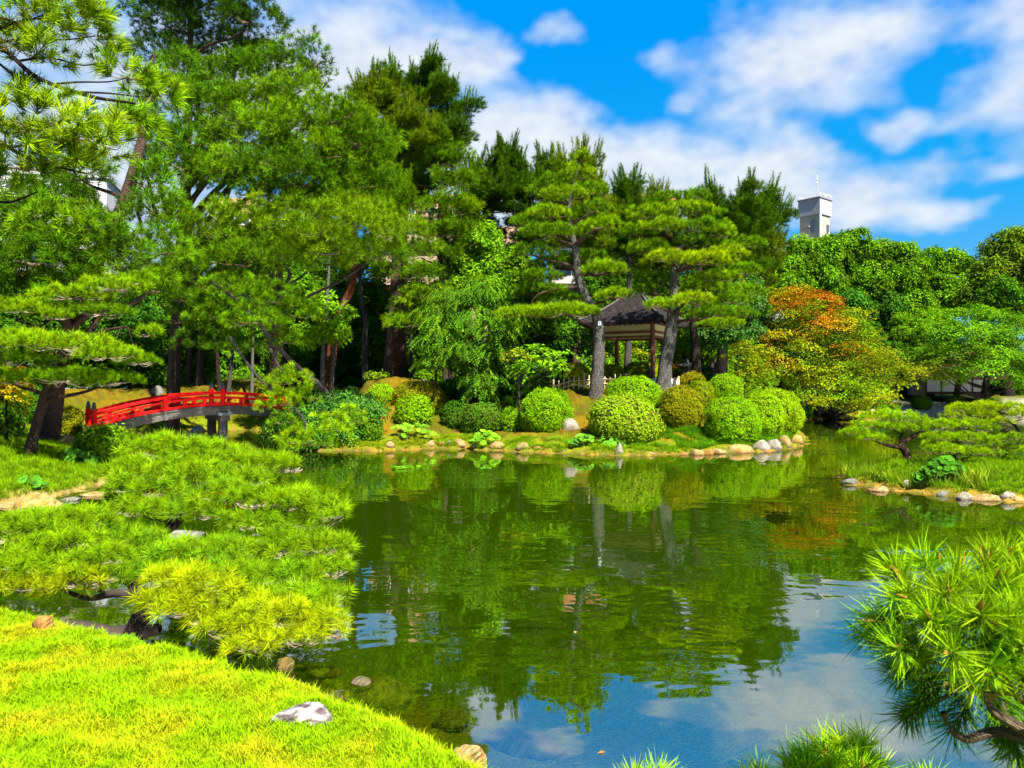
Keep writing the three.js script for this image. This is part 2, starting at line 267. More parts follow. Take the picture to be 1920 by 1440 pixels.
// a leafy shoot: leaves in two rows along a drooping stem
function frondGeo(n, len, L, w, droop, seed) {
  const r = rngOf(seed), T = [], K = [];
  for (let i = 0; i < n; i++) {
    const t = (i + 0.6) / n, p = V(0, -droop * len * t * t, len * t), along = V(0, -2 * droop * t, 1).normalize();
    for (const s of [-1, 1]) { const dir = along.clone().multiplyScalar(0.55).add(V(s * 0.9, -0.25 - 0.2 * r(), 0)).normalize(); leafTri(T, K, p, dir, V(0.3 * (r() - 0.5), 1, 0.3 * (r() - 0.5)), L * (0.8 + 0.4 * r()) * (1 - 0.35 * t), w * (0.8 + 0.4 * r()), 0.1, 0.8 + 0.4 * r()); }
  }
  return soup(T, K);
}
const G = {
  tuftMid: tuftGeo(44, 0.185, 0.0115, 1.3, 0.09, 2), tuftSmall: tuftGeo(42, 0.12, 0.0075, 1.35, 0.05, 3), tuftNear: tuftGeo(62, 0.108, 0.0036, 1.45, 0.035, 4, false, 0.75), spike: tuftGeo(110, 0.13, 0.010, 0.85, 0.62, 17), tuftClose: tuftGeo(64, 0.105, 0.0031, 1.1, 0.06, 5, true, 0.6),
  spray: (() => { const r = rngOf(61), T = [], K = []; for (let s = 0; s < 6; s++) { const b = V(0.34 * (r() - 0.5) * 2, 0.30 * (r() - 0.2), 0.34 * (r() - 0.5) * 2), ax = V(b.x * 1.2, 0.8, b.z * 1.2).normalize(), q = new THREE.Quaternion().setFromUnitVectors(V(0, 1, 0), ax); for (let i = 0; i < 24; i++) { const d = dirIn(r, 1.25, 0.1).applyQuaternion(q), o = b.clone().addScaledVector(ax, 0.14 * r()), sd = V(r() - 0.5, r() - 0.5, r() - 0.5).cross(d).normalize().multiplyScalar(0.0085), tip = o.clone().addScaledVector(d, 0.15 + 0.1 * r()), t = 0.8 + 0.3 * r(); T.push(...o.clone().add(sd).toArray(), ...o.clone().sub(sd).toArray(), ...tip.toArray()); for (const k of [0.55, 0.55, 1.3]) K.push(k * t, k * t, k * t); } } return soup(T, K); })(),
  clump: clumpGeo(26, 0.34, 0.17, 0.085, 0.8, 6), clumpFine: clumpGeo(30, 0.26, 0.10, 0.055, 0.8, 7), clumpBig: clumpGeo(30, 0.62, 0.30, 0.17, 0.8, 8), flat: clumpGeo(26, 0.36, 0.13, 0.10, 0.25, 9), flatBig: clumpGeo(46, 0.62, 0.15, 0.11, 0.25, 10),
  trim: clumpGeo(16, 0.105, 0.062, 0.034, 0.7, 11), trimLeafy: clumpGeo(15, 0.15, 0.105, 0.050, 0.8, 12), frond: frondGeo(7, 0.55, 0.17, 0.06, 0.45, 13), shoot: frondGeo(5, 0.26, 0.12, 0.045, 0.15, 14),
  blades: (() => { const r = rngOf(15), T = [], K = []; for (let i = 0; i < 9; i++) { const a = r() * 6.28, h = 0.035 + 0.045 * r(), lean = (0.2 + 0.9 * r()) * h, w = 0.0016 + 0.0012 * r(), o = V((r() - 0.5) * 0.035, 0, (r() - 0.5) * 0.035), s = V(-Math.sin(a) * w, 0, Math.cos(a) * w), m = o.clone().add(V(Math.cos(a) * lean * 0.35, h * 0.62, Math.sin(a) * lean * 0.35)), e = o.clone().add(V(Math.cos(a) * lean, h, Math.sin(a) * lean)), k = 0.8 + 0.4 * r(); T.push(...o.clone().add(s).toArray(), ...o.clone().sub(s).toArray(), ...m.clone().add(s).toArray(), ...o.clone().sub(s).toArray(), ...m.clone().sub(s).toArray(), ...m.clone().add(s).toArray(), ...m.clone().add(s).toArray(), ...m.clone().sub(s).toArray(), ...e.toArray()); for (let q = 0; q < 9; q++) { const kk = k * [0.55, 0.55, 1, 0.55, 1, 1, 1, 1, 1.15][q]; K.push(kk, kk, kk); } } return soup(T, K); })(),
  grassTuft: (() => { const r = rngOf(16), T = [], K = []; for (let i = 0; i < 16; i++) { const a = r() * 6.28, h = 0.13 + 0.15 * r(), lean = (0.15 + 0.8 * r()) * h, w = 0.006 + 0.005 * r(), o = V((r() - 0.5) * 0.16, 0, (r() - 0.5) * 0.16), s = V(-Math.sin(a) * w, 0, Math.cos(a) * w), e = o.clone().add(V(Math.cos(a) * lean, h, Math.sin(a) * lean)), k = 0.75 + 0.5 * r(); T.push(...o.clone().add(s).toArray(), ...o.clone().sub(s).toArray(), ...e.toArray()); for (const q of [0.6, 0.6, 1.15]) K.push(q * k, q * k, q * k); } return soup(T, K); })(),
};

// ---------------------------------------------------------------- instanced foliage
const Y = V(0, 1, 0), tmpM = new THREE.Matrix4(), tmpQ = new THREE.Quaternion(), tmpQ2 = new THREE.Quaternion(), tmpS = V(1, 1, 1), tmpP = V(0, 0, 0);
let instanceTotal = 0;
class Scatter {
  constructor() { this.m = []; this.c = []; }
  add(p, dir, s, color, spin = rnd() * 6.2832) {
    tmpQ.setFromUnitVectors(Y, dir); tmpQ2.setFromAxisAngle(Y, spin); tmpQ.multiply(tmpQ2);
    this.m.push([p.x, p.y, p.z, tmpQ.x, tmpQ.y, tmpQ.z, tmpQ.w, s]); this.c.push(color);
  }
  facing(p, yaw, pitch, s, color) { tmpQ.setFromEuler(new THREE.Euler(pitch, yaw, (rnd() - 0.5) * 0.8, 'YXZ')); this.m.push([p.x, p.y, p.z, tmpQ.x, tmpQ.y, tmpQ.z, tmpQ.w, s]); this.c.push(color); }
  build(name, geo, mat, parent) {
    const o = new THREE.InstancedMesh(geo, mat, this.m.length), b = parent.isScene ? V(0, 0, 0) : parent.position;
    this.m.forEach((a, i) => { tmpM.compose(tmpP.set(a[0] - b.x, a[1] - b.y, a[2] - b.z), tmpQ.set(a[3], a[4], a[5], a[6]), tmpS.setScalar(a[7])); o.setMatrixAt(i, tmpM); o.setColorAt(i, this.c[i]); });
    o.name = name; o.userData.kind = 'stuff'; shadowed(o); parent.add(o); instanceTotal += this.m.length; return o;
  }
}
// colours: lights and darks of one leaf colour, with some of a second one mixed in
const vary = (c, r, amt = 0.25, c2 = null, share = 0) => { const k = 1 + (r() - 0.5) * 2 * amt, w = c2 ? clamp(share + (r() - 0.5) * 0.7, 0, 1) * (share > 0 ? 1 : 0) : 0; const q = c2 ? [0, 1, 2].map((i) => lerp(c[i], c2[i], w)) : c; return C(q[0] * k * (0.9 + 0.2 * r()), q[1] * k, q[2] * k); };
const PAL = {
  pine: [0.040, 0.092, 0.003], pineBright: [0.070, 0.145, 0.003], pineYellow: [0.155, 0.205, 0.003], pineLime: [0.150, 0.235, 0.003], pineDark: [0.020, 0.052, 0.005], pineOlive: [0.080, 0.112, 0.004],
  leaf: [0.048, 0.120, 0.006], leafBright: [0.095, 0.195, 0.004], leafDark: [0.025, 0.072, 0.005], leafBlue: [0.020, 0.085, 0.018], maple: [0.080, 0.125, 0.003], mapleYellow: [0.165, 0.150, 0.002], mapleOrange: [0.230, 0.095, 0.004], mapleRed: [0.155, 0.045, 0.006],
  trim: [0.098, 0.205, 0.003], trimLime: [0.150, 0.255, 0.003], trimOlive: [0.140, 0.150, 0.004], trimBrown: [0.150, 0.112, 0.005], trimDark: [0.030, 0.085, 0.008],
};

for (const k in PAL) PAL[k] = [PAL[k][0] * 1.4, PAL[k][1] * 1.42, PAL[k][2] * 0.5];

// ---------------------------------------------------------------- wood
// a tapered, slightly lumpy tube through points [x, y, z] with radii
function limbGeo(pts, radii, radial = 7, seg = 0, rough = 0.07) {
  const cv = new THREE.CatmullRomCurve3(pts, false, 'centripetal'), n = seg || Math.max(3, pts.length * 3), fr = cv.computeFrenetFrames(n, false), pos = [], uv = [], idx = [];
  let len = 0, last = null;
  for (let i = 0; i <= n; i++) {
    const t = i / n, p = cv.getPoint(t), f = t * (radii.length - 1), k = Math.min(radii.length - 2, Math.floor(f)), R = lerp(radii[k], radii[k + 1], f - k);
    if (last) len += p.distanceTo(last); last = p;
    for (let j = 0; j <= radial; j++) {
      const a = j / radial * 6.28318, jj = j % radial, q = R * (1 + rough * n3(p.x * 3 + jj * 1.7, p.y * 3, p.z * 3 + jj));
      const v = p.clone().addScaledVector(fr.normals[i], Math.cos(a) * q).addScaledVector(fr.binormals[i], Math.sin(a) * q);
      pos.push(v.x, v.y, v.z); uv.push(j / radial * Math.max(0.6, R * 6.28), len);
    }
  }
  for (let i = 0; i < n; i++) for (let j = 0; j < radial; j++) { const a = i * (radial + 1) + j, b = a + radial + 1; idx.push(a, b, a + 1, b, b + 1, a + 1); }
  const g = new THREE.BufferGeometry(); g.setAttribute('position', new THREE.Float32BufferAttribute(pos, 3)); g.setAttribute('uv', new THREE.Float32BufferAttribute(uv, 2)); g.setIndex(idx); g.computeVertexNormals(); return g;
}
function twigTo(a, b, r0, r1, r, bend = 0.12, radial = 4, seg = 4) { const L = a.distanceTo(b), m = a.clone().lerp(b, 0.5).add(V((r() - 0.5) * L * bend, -L * bend * 0.5 + (r() - 0.5) * L * bend, (r() - 0.5) * L * bend)); return limbGeo([a, m, b], [r0, (r0 + r1) / 2, r1], radial, seg); }
function nearestOn(curve, target, r, drop = 0.35) { let best = null, bs = 1e9; for (let i = 0; i <= 40; i++) { const p = curve.getPoint(i / 40), hz = Math.hypot(p.x - target.x, p.z - target.z), s = Math.abs(p.y - (target.y - drop * hz)) + 0.35 * hz; if (s < bs) { bs = s; best = i / 40; } } return best; }

// trunk given as [px, py, depth, half-width px]; the first point stands on the ground at that depth
function trunkPts(list) { return list.map(([x, y, d, w], i) => { const p = at(x, y, d); if (i === 0) { const h = hgt(p.x, d); p.y = h - 0.05; } return [p, (w * d) / F]; }); }
function trunkCurve(tp) { return new THREE.CatmullRomCurve3(tp.map((q) => q[0]), false, 'centripetal'); }
function radiusAt(tp, t) { const f = t * (tp.length - 1), k = Math.min(tp.length - 2, Math.floor(f)); return lerp(tp[k][1], tp[k + 1][1], f - k); }

// the best place on the trunk or a bough for a limb to leave for its cushion
function attach(wood, foot) { let best = null, bs = 1e9; for (const [cv, q] of wood) for (let i = 4; i <= 24; i++) { const p = cv.getPoint(i / 24), hz = Math.hypot(p.x - foot.x, p.z - foot.z), s = Math.abs(p.y - (foot.y - 0.3 * hz)) + 0.55 * hz; if (s < bs) { bs = s; best = [p, radiusAt(q, i / 24)]; } } return best; }
// one layered cushion of needles or leaves
function fillPad(sc, c, rx, ry, rz, o, r) {
  const n = Math.round(o.dens * Math.PI * rx * rz / (o.size * o.size)), col = o.col, ph = r() * 100;
  for (let i = 0; i < n; i++) {
    const a = r() * 6.2832, edge = 1 + 0.28 * n2(Math.cos(a) * 1.3 + ph, Math.sin(a) * 1.3) + 0.14 * n2(Math.cos(a) * 4 + ph, Math.sin(a) * 4), q = Math.pow(r(), 0.55), u = q * edge;
    const x = Math.cos(a) * u * rx, z = Math.sin(a) * u * rz, lump = n3(x / o.lump + ph, z / o.lump, ph);
    const fineLump = n3(x / o.lump * 3.1 + ph, z / o.lump * 3.1, ph + 7), tone = clamp(1 + (o.contrast ?? 0.5) * fineLump + 0.3 * lump, 0.3, 1.7);  // raised tufts lightened and hollows darkened by colour, standing in for shaded gaps
    if (lump < o.gap + 0.15 * r() || fineLump < (o.holes ?? -0.55) + 0.2 * r()) continue;
    const dome = Math.sqrt(Math.max(0, 1 - q * q)), under = r() < (o.under ?? 0.22);
    const y = ry * ((under ? -0.35 * dome + 0.15 : 1.25 * dome - 0.35) + 0.5 * lump + 0.22 * fineLump) + (r() - 0.5) * o.size * 0.9 - (o.droop ?? 0) * ry * q * q;
    const dir = V(Math.cos(a) * q * (o.splay ?? 0.8) + (r() - 0.5) * 0.9, under ? 0.35 : 1, Math.sin(a) * q * (o.splay ?? 0.8) + (r() - 0.5) * 0.9).normalize();
    sc.add(V(c.x + x, c.y + y, c.z + z), dir, (o.scale ?? 1) * (0.75 + 0.5 * r()), vary(col, r, o.amt ?? 0.28, o.col2, o.share ?? 0).multiplyScalar(tone));
  }
}
// a pine whose crown is cushions at given places: pads [px, py, half width px, half height px, depth, palette?]
function padPine(o) {
  const r = rngOf(o.seed), tp = trunkPts(o.trunk), cv = trunkCurve(tp), t = thing(o.name || 'pine_tree', tp[0][0].clone(), o.label, o.category || 'pine tree', o.group);
  const R = tp.map((q) => q[1]); R[0] *= 1.12;
  wpart('trunk', limbGeo(tp.map((q) => q[0]), R, o.radial || 9, tp.length * 6), o.bark || BARK.brown, t);
  for (const e of o.extra || []) { const q = trunkPts(e); if (!e.free) q[0][0].copy(at(e[0][0], e[0][1], e[0][2])); wpart('branch', limbGeo(q.map((x) => x[0]), q.map((x) => x[1]), 7, q.length * 4), o.branchBark || o.bark || BARK.brown, t); }
  const limbs = [], tw = [], wood = [tp, ...(o.extra || []).map((e) => e.map(([x, y, d, w]) => [at(x, y, d), w * d / F]))].map((q) => [trunkCurve(q), q]);
  for (const [px, py, hw, hh, d, opt] of o.pads) {
    const c = at(px, py, d), rx = hw * d / F, ry = hh * d / F, rz = rx * (o.depthOf ?? 0.8), po = { ...o.leaf, ...(opt || {}) };
    const foot = c.clone().add(V(0, -ry * 0.25, 0)), [a, rad] = attach(wood, foot), ra = Math.min(rad * 0.6, 0.03 + 0.035 * a.distanceTo(foot)) * (o.limbScale ?? 1);
    if (!o.nolimbs) { const L = a.distanceTo(foot), m1 = a.clone().lerp(foot, 0.35).add(V((r() - 0.5) * 0.12 * L, 0.05 * L * (r() - 0.3), (r() - 0.5) * 0.12 * L)), m2 = a.clone().lerp(foot, 0.7).add(V((r() - 0.5) * 0.12 * L, -0.03 * L, (r() - 0.5) * 0.12 * L)); limbs.push(limbGeo([a, m1, m2, foot], [ra, ra * 0.75, ra * 0.55, ra * 0.3], 6, 9, 0.12)); }
    const nt = Math.round((o.twigs ?? 7) * (0.6 + rx));
    for (let i = 0; i < nt; i++) { const al = r() * 6.2832, q = 0.45 + 0.5 * r(), e = c.clone().add(V(Math.cos(al) * q * rx, ry * (0.1 + 0.3 * (r() - 0.5)), Math.sin(al) * q * rz)); tw.push(twigTo(foot.clone().add(V(Math.cos(al) * rx * 0.12 * r(), 0, Math.sin(al) * rz * 0.12 * r())), e, Math.max(ra * 0.28, o.twigR ?? 0.008), o.twigR ? o.twigR * 0.4 : 0.004, r, 0.25, 4, 5)); }
    const sc = new Scatter(); fillPad(sc, c, rx, ry, rz, po, r);
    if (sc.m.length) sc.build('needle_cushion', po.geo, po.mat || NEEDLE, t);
  }
  for (const g of limbs) wpart('branch', g, o.branchBark || o.bark || BARK.brown, t);
  if (tw.length) wpart('twigs', mergeGeometries(tw), o.twigMat || BARK.twig, t, 'stuff');
  return t;
}
// a wild pine: whorled branches that rise at their tips, shoots along them
function wildPine(o) {
  const r = rngOf(o.seed), tp = trunkPts(o.trunk), cv = trunkCurve(tp), t = thing(o.name || 'pine_tree', tp[0][0].clone(), o.label, o.category || 'pine tree', o.group);
  const R = tp.map((q) => q[1]); R[0] *= 1.2;
  wpart('trunk', limbGeo(tp.map((q) => q[0]), R, 8, tp.length * 5), o.bark || BARK.brown, t);
  const sc = new Scatter(), spk = new Scatter(), limbs = [], size = o.size ?? 1, d0 = o.trunk[o.trunk.length - 1][2];
  const nb = Math.round(o.n * 0.72); for (let i = 0; i < nb; i++) {
    const f = (i + r() * 0.8) / nb, tt = lerp(o.from, 0.985, f), a = cv.getPoint(tt), prof = o.profile ? o.profile(f) : Math.sqrt(Math.max(0.04, 1 - f)) * (0.55 + 0.45 * Math.min(1, f * 4 + 0.4));
    let az = i * 2.39996 + r() * 0.9; if (o.lopsided) az = lerp(az, o.lopsided[0], o.lopsided[1] * r());
    const L = o.R * d0 / F * prof * (0.5 + 0.75 * r()), el = lerp(o.lift?.[0] ?? 0.05, o.lift?.[1] ?? 0.75, f * f) + (r() - 0.5) * 0.3;
    const h = V(Math.cos(az), 0, Math.sin(az)), e1 = a.clone().addScaledVector(h, L * 0.5).add(V(0, L * 0.5 * Math.tan(el) * 0.8, 0)), e2 = a.clone().addScaledVector(h, L).add(V(0, L * (Math.tan(el) + 0.12), 0)), bc = new THREE.QuadraticBezierCurve3(a, e1, e2);
    limbs.push(limbGeo([a, bc.getPoint(0.5), e2], [0.02 + 0.014 * L, 0.012 + 0.008 * L, 0.006], 4, 5));
    for (let k = 0; k < 5 + L * 4; k++) { const u = 0.6 + 0.4 * r(), p = bc.getPoint(u).add(V((r() - 0.5) * 0.5 * L * 0.3, (0.25 + 0.55 * r()) * size, (r() - 0.5) * 0.5 * L * 0.3)); p.y -= 0.3 * size; spk.add(p, V(h.x * 0.25 + (r() - 0.5) * 0.4, 1, h.z * 0.25 + (r() - 0.5) * 0.4).normalize(), size * (0.9 + 0.9 * r()), vary(o.col2 || o.col, r, 0.25)); }
    const ns = Math.max(4, Math.round(1.25 * L * (o.shoots ?? 9) / size)), tint = 0.8 + 0.45 * r();
    for (let k = 0; k < ns; k++) {
      const u = 0.28 + 0.74 * Math.pow(r(), 0.8), p = bc.getPoint(Math.min(1, u)), sp = (1 - Math.abs(u - 0.55)) * 0.20 * L * (r() - 0.5) * 2, side = V(-h.z, 0, h.x);
      p.addScaledVector(side, sp).addScaledVector(h, Math.abs(sp) * 0.35).add(V(0, (0.05 + 0.25 * r()) * size * 0.6, 0));
      const dir = h.clone().multiplyScalar(0.55 * r()).addScaledVector(side, sp / L * 1.5).add(V((r() - 0.5) * 0.5, 0.9, (r() - 0.5) * 0.5)).normalize();
      const cc = vary(o.col, r, 0.25, o.col2, o.share ?? 0); cc.multiplyScalar(tint); sc.add(p, dir, size * (0.7 + 0.6 * r()), cc);
    }
  }
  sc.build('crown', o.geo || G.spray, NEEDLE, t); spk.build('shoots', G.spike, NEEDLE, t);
  wpart('branchwork', mergeGeometries(limbs), o.branchBark || BARK.dark, t);
  return t;
}
// a broad-leaved tree: lobes [px, py, half width px, half height px, depth], each broken into smaller billows of leaf clusters
function fillLobe(sc, c, rx, ry, rz, o, r) {
  const k = o.sub ?? 9;
  for (let i = 0; i < k; i++) {
    const d = dirIn(r, Math.PI * 0.78), q = 0.45 + 0.35 * r(), s = (o.bil ?? 0.34) * (1 + 0.75 * r()), m = V(c.x + d.x * rx * q, c.y + d.y * ry * q, c.z + d.z * rz * q), sx = rx * s, sy = ry * s * (o.flatSub ?? 0.85), sz = rz * s, tint = 0.62 + 0.68 * r();
    const n = Math.round(1.7 * o.dens * 4 * Math.PI * Math.pow((sx * sx + sy * sy + sz * sz) / 3, 1) / (o.size * o.size));
    for (let j = 0; j < n; j++) {
      const e = dirIn(r, Math.PI * 0.72), w = 0.7 + 0.4 * r(), p = V(m.x + e.x * sx * w, m.y + e.y * sy * w, m.z + e.z * sz * w);
      if (n3(p.x / o.size * 0.7, p.y / o.size * 0.7, p.z / o.size * 0.7) < (o.gap ?? -0.45)) continue;
      const dir = e.clone().multiplyScalar(0.9).add(V((r() - 0.5) * 0.8, 0.7, (r() - 0.5) * 0.8)).normalize(), cc = vary(o.col, r, o.amt ?? 0.22, o.col2, o.share ?? 0); cc.multiplyScalar(tint);
      if (o.hang) sc.facing(p, Math.atan2(e.x, e.z) + (r() - 0.5), 0.15 + 0.5 * r(), (o.scale ?? 1) * (0.75 + 0.5 * r()), cc); else sc.add(p, dir, (o.scale ?? 1) * (0.75 + 0.5 * r()), cc);
    }
  }
}
function leafTree(o) {
  const r = rngOf(o.seed), tp = trunkPts(o.trunk), cv = trunkCurve(tp), t = thing(o.name || 'broadleaf_tree', tp[0][0].clone(), o.label, o.category || 'tree', o.group);
  const R = tp.map((q) => q[1]); R[0] *= 1.25;
  wpart('trunk', limbGeo(tp.map((q) => q[0]), R, 7, tp.length * 4), o.bark || BARK.dark, t);
  const sc = new Scatter(), limbs = [];
  for (const e of o.extra || []) { const q = trunkPts(e); wpart('trunk', limbGeo(q.map((x) => x[0]), q.map((x) => x[1]), 6, q.length * 4), o.bark || BARK.dark, t); }
  for (const [px, py, hw, hh, d, opt] of o.lobes) {
    const c = at(px, py, d), rx = hw * d / F, ry = hh * d / F, a0 = nearestOn(cv, c, r, 0.5), a = cv.getPoint(Math.min(a0, 0.95));
    limbs.push(twigTo(a, c, Math.min(radiusAt(tp, a0) * 0.6, 0.05 + 0.02 * a.distanceTo(c)), 0.015, r, 0.15, 5, 6));
    const lo = { ...o.leaf, ...(opt || {}) };
    if (lo.pad) fillPad(sc, c, rx, ry, rx * 0.8, lo, r); else fillLobe(sc, c, rx, ry, rx * (o.depthOf ?? 0.85), lo, r);
  }
  for (const g of limbs) wpart('branch', g, o.branchBark || o.bark || BARK.dark, t);
  sc.build('crown', o.leaf.geo, o.leaf.mat || LEAF, t);
  return t;
}
// a clipped shrub standing at the pixel where its front meets the ground
function clipped(o) {
  const [px, py, hw, h] = o.box, r = rngOf(o.seed ?? Math.round(px * 13 + py * 7)), front = groundAt(px, py, o.from ?? 9), d0 = -front.z, rx = hw * d0 / F, dc = d0 + rx * 0.7, gx = (px - 960) / F * dc;
  const base = V(gx, Math.min(front.y, hgt(gx, dc)), -dc), topY = at(px, py - h, dc).y, H = Math.max(0.25, topY - base.y), cy = base.y + H * (o.sink ?? 0.42), ry = topY - cy, rz = rx * (o.deep ?? 0.95), RX = rx * dc / d0;
  const t = thing(o.name || 'clipped_shrub', base, o.label, o.category || 'shrub', o.group || 'clipped shrubs round the pond');
  const sq = o.square ?? 2.3, seed = r() * 50;
  const shape = (e) => { const k = Math.pow(Math.pow(Math.abs(e.x), sq) + Math.pow(Math.abs(e.y), sq) + Math.pow(Math.abs(e.z), sq), -1 / sq) * (1 + (o.rough ?? 0.13) * fbm3(e.x * 1.5 + seed, e.y * 1.7, e.z * 1.5, 4)); const lean = (o.lean ?? 0) * RX * (-e.y * k) * 0.5; return V(gx + e.x * k * RX + lean, cy + e.y * k * (e.y < 0 ? cy - base.y + 0.15 : ry), -dc + e.z * k * rz); };
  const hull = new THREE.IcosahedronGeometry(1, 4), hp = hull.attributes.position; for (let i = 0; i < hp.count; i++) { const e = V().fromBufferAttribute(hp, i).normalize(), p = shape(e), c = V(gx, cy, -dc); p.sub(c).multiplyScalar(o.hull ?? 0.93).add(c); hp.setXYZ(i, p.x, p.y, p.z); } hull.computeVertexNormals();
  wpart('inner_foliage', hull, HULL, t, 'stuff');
  const sc = new Scatter(), area = 2 * Math.PI * RX * (RX + H) * 0.75, n = Math.round((o.dens ?? 95) * 1.25 * area * (o.size ? 1 / (o.size * o.size) : 1)); let made = 0;
  for (let i = 0; i < n; i++) {
    const e = dirIn(r, Math.PI).normalize(); e.set(0, 0, 0); const u = r() * 2 - 1, a = r() * 6.2832, s = Math.sqrt(1 - u * u); e.set(s * Math.cos(a), u, s * Math.sin(a)); if (e.z < -0.35 && e.y < 0.3) continue;
    const p = shape(e), lift = (r() - 0.6) * (o.fuzz ?? 0.05); p.addScaledVector(e, lift); if (p.y < hgt(p.x, -p.z) - 0.02) continue;
    if ((o.gap ?? 0) && n3(p.x * 7, p.y * 7, p.z * 7) < -1 + o.gap * 2) continue;
    if (n3(p.x * 2.6 + seed, p.y * 2.6, p.z * 2.6) < -0.72) continue;
    const dir = e.clone().add(V((r() - 0.5) * 0.9, 0.25 + (r() - 0.5) * 0.6, (r() - 0.5) * 0.9)).normalize(), sh = (o.share ?? 0) * (0.5 + n3(p.x * 2.2, p.y * 2.2, p.z * 2.2) * 0.9);
    sc.add(p, dir, (o.size ?? 1) * (0.75 + 0.5 * r()), vary(o.col || PAL.trim, r, o.amt ?? 0.25, o.col2, clamp(sh, 0, 1)));
  }
  sc.build('foliage', o.geo || G.trim, o.mat || LEAF, t);
  return t;
}
// a low plant of round leaves on stalks, each leaf a piece
const roundLeaf = (() => { const T = [], K = [], N = 14; const at2 = (a, q) => { const w = 1 + 0.06 * Math.sin(a * 5); return [Math.cos(a) * q * w, 0.16 * q * q + 0.05 * Math.sin(a * 4) * q, Math.sin(a) * q * w]; }; for (let i = 0; i < N; i++) { const a = 0.22 + (6.2832 - 0.44) * i / N, b = 0.22 + (6.2832 - 0.44) * (i + 1) / N; T.push(0, 0, 0, ...at2(b, 0.55), ...at2(a, 0.55), ...at2(a, 0.55), ...at2(b, 0.55), ...at2(b, 1), ...at2(a, 0.55), ...at2(b, 1), ...at2(a, 1)); for (let q = 0; q < 9; q++) K.push(1, 1, 1); } const g = soup(T, K); return mergeVertices(g.deleteAttribute('normal') || g).toNonIndexed(); })();
roundLeaf.computeVertexNormals();
function leafPlant(o) {
  const r = rngOf(o.seed), c = groundAt(o.px, o.py, o.from ?? 9), d = -c.z, t = thing('butterbur_plant', c, o.label, 'plant', 'round-leaved plants by the water'), mats = [0.6, 1, 1.6].map((k) => new THREE.MeshPhysicalMaterial({ color: C(o.col[0] * k, o.col[1] * k, o.col[2] * k), roughness: 0.9, specularIntensity: 0.08, transmission: 0.3, thickness: 0, side: THREE.DoubleSide }));
  const st = [], rx = o.hw * d / F, H = o.h * d / F;
  for (let i = 0; i < o.n; i++) {
    const a = r() * 6.2832, q = Math.sqrt(r()), x = Math.cos(a) * q * rx, z = Math.sin(a) * q * rx * 0.6, gx = c.x + x, gz = c.z + z - 0.15 * rx, gy = Math.max(-0.02, hgt(gx, -gz)), hh = H * (0.35 + 0.65 * (1 - q * q * 0.8)) * (0.7 + 0.4 * r()), s = o.leaf * (0.7 + 0.5 * r());
    const m = part('leaf', roundLeaf, mats[Math.floor(r() * 3)], t); m.position.set(gx - c.x, gy - c.y + hh, gz - c.z); m.scale.setScalar(s); m.rotation.set(0.25 + 0.5 * r() + (z > 0 ? 0.25 : -0.1), r() * 6.28, (r() - 0.5) * 0.5 - x / rx * 0.3, 'XZY');
    st.push(twigTo(V(gx - x * 0.25, gy - 0.03, gz), V(gx, gy + hh, gz), 0.008, 0.005, r, 0.1, 3, 3));
  }
  wpart('stalks', mergeGeometries(st), std({ color: C(0.07, 0.12, 0.01), roughness: 0.7 }), t, 'stuff');
}
// ---------------------------------------------------------------- far buildings
const box = (w, h, d, x = 0, y = 0, z = 0, ry = 0) => { const g = new THREE.BoxGeometry(w, h, d); if (ry) g.rotateY(ry); g.translate(x, y, z); return g; };
const speckle = (f, lo, hi, s) => tex(256, 256, (u, v) => { const k = lerp(lo, hi, 0.5 + 0.5 * n4like(u, v, f, s)) * (1 + 0.08 * n4like(u, v, f * 4, s + 3)); return [k]; });
const plasterTex = speckle(10, 0.82, 1.0, 31);
const plaster = (r, g, b) => std({ color: C(r, g, b), map: plasterTex, roughness: 0.9 });
const glassDark = std({ color: C(0.05, 0.07, 0.09), roughness: 0.12 }), frameWhite = std({ color: C(0.7, 0.7, 0.68), roughness: 0.6 });
function block(o) {       // a block of flats facing the pond
  const { x, d, w, dep, top } = o, t = thing(o.name || 'apartment_building', V(x, 0, -d), o.label, 'building'), ry = o.turn || 0; t.rotation.y = ry;
  const wall = plaster(...o.col); part('wall', box(w, top, dep, 0, top / 2, -dep / 2), wall, t);
  part('parapet', box(w + 0.5, 0.9, dep + 0.5, 0, top + 0.45, -dep / 2), plaster(...(o.rim || o.col)), t);
  const fh = 3.1, floors = Math.min(o.floors ?? 9, Math.floor((top - 1) / fh)), per = Math.floor(w / (o.bay ?? 3.6)), gw = box(1.9, 1.5, 0.08), fr = mergeGeometries([box(2.1, 0.1, 0.16, 0, 0.8), box(2.1, 0.1, 0.16, 0, -0.8), box(0.1, 1.5, 0.16, -1, 0), box(0.1, 1.5, 0.16, 1, 0), box(0.06, 1.5, 0.14, 0, 0)]);
  const slab = box(w - 0.8, 0.16, 1.2), rail = box(w - 0.8, 0.95, 0.08), railM = plaster(...(o.rail || [0.36, 0.35, 0.33]));
  for (let f = 0; f < floors; f++) {
    const y = top - 1.9 - f * fh;
    for (let i = 0; i < per; i++) { const px = (i + 0.5 - per / 2) * w / per, m = part('window', fr, frameWhite, t); m.position.set(px, y, 0.05); part('pane', gw, glassDark, m); }
    if (o.balconies) { const s = part('balcony', slab, railM, t); s.position.set(0, y - 1.3, 0.6); const q = part('railing', rail, railM, s); q.position.set(0, 0.55, 0.56); }
  }
  return t;
}
block({ x: -61, d: 96, w: 17, dep: 12, top: 29, col: [0.38, 0.38, 0.40], balconies: true, turn: 0.25, label: 'white block of flats showing through the pine branches on the left bank side' });
block({ x: -38.5, d: 104, w: 5, dep: 8, top: 27, col: [0.38, 0.26, 0.10], turn: 0.1, bay: 2.5, label: 'narrow yellow ochre building seen between two pine trunks above the bridge' });
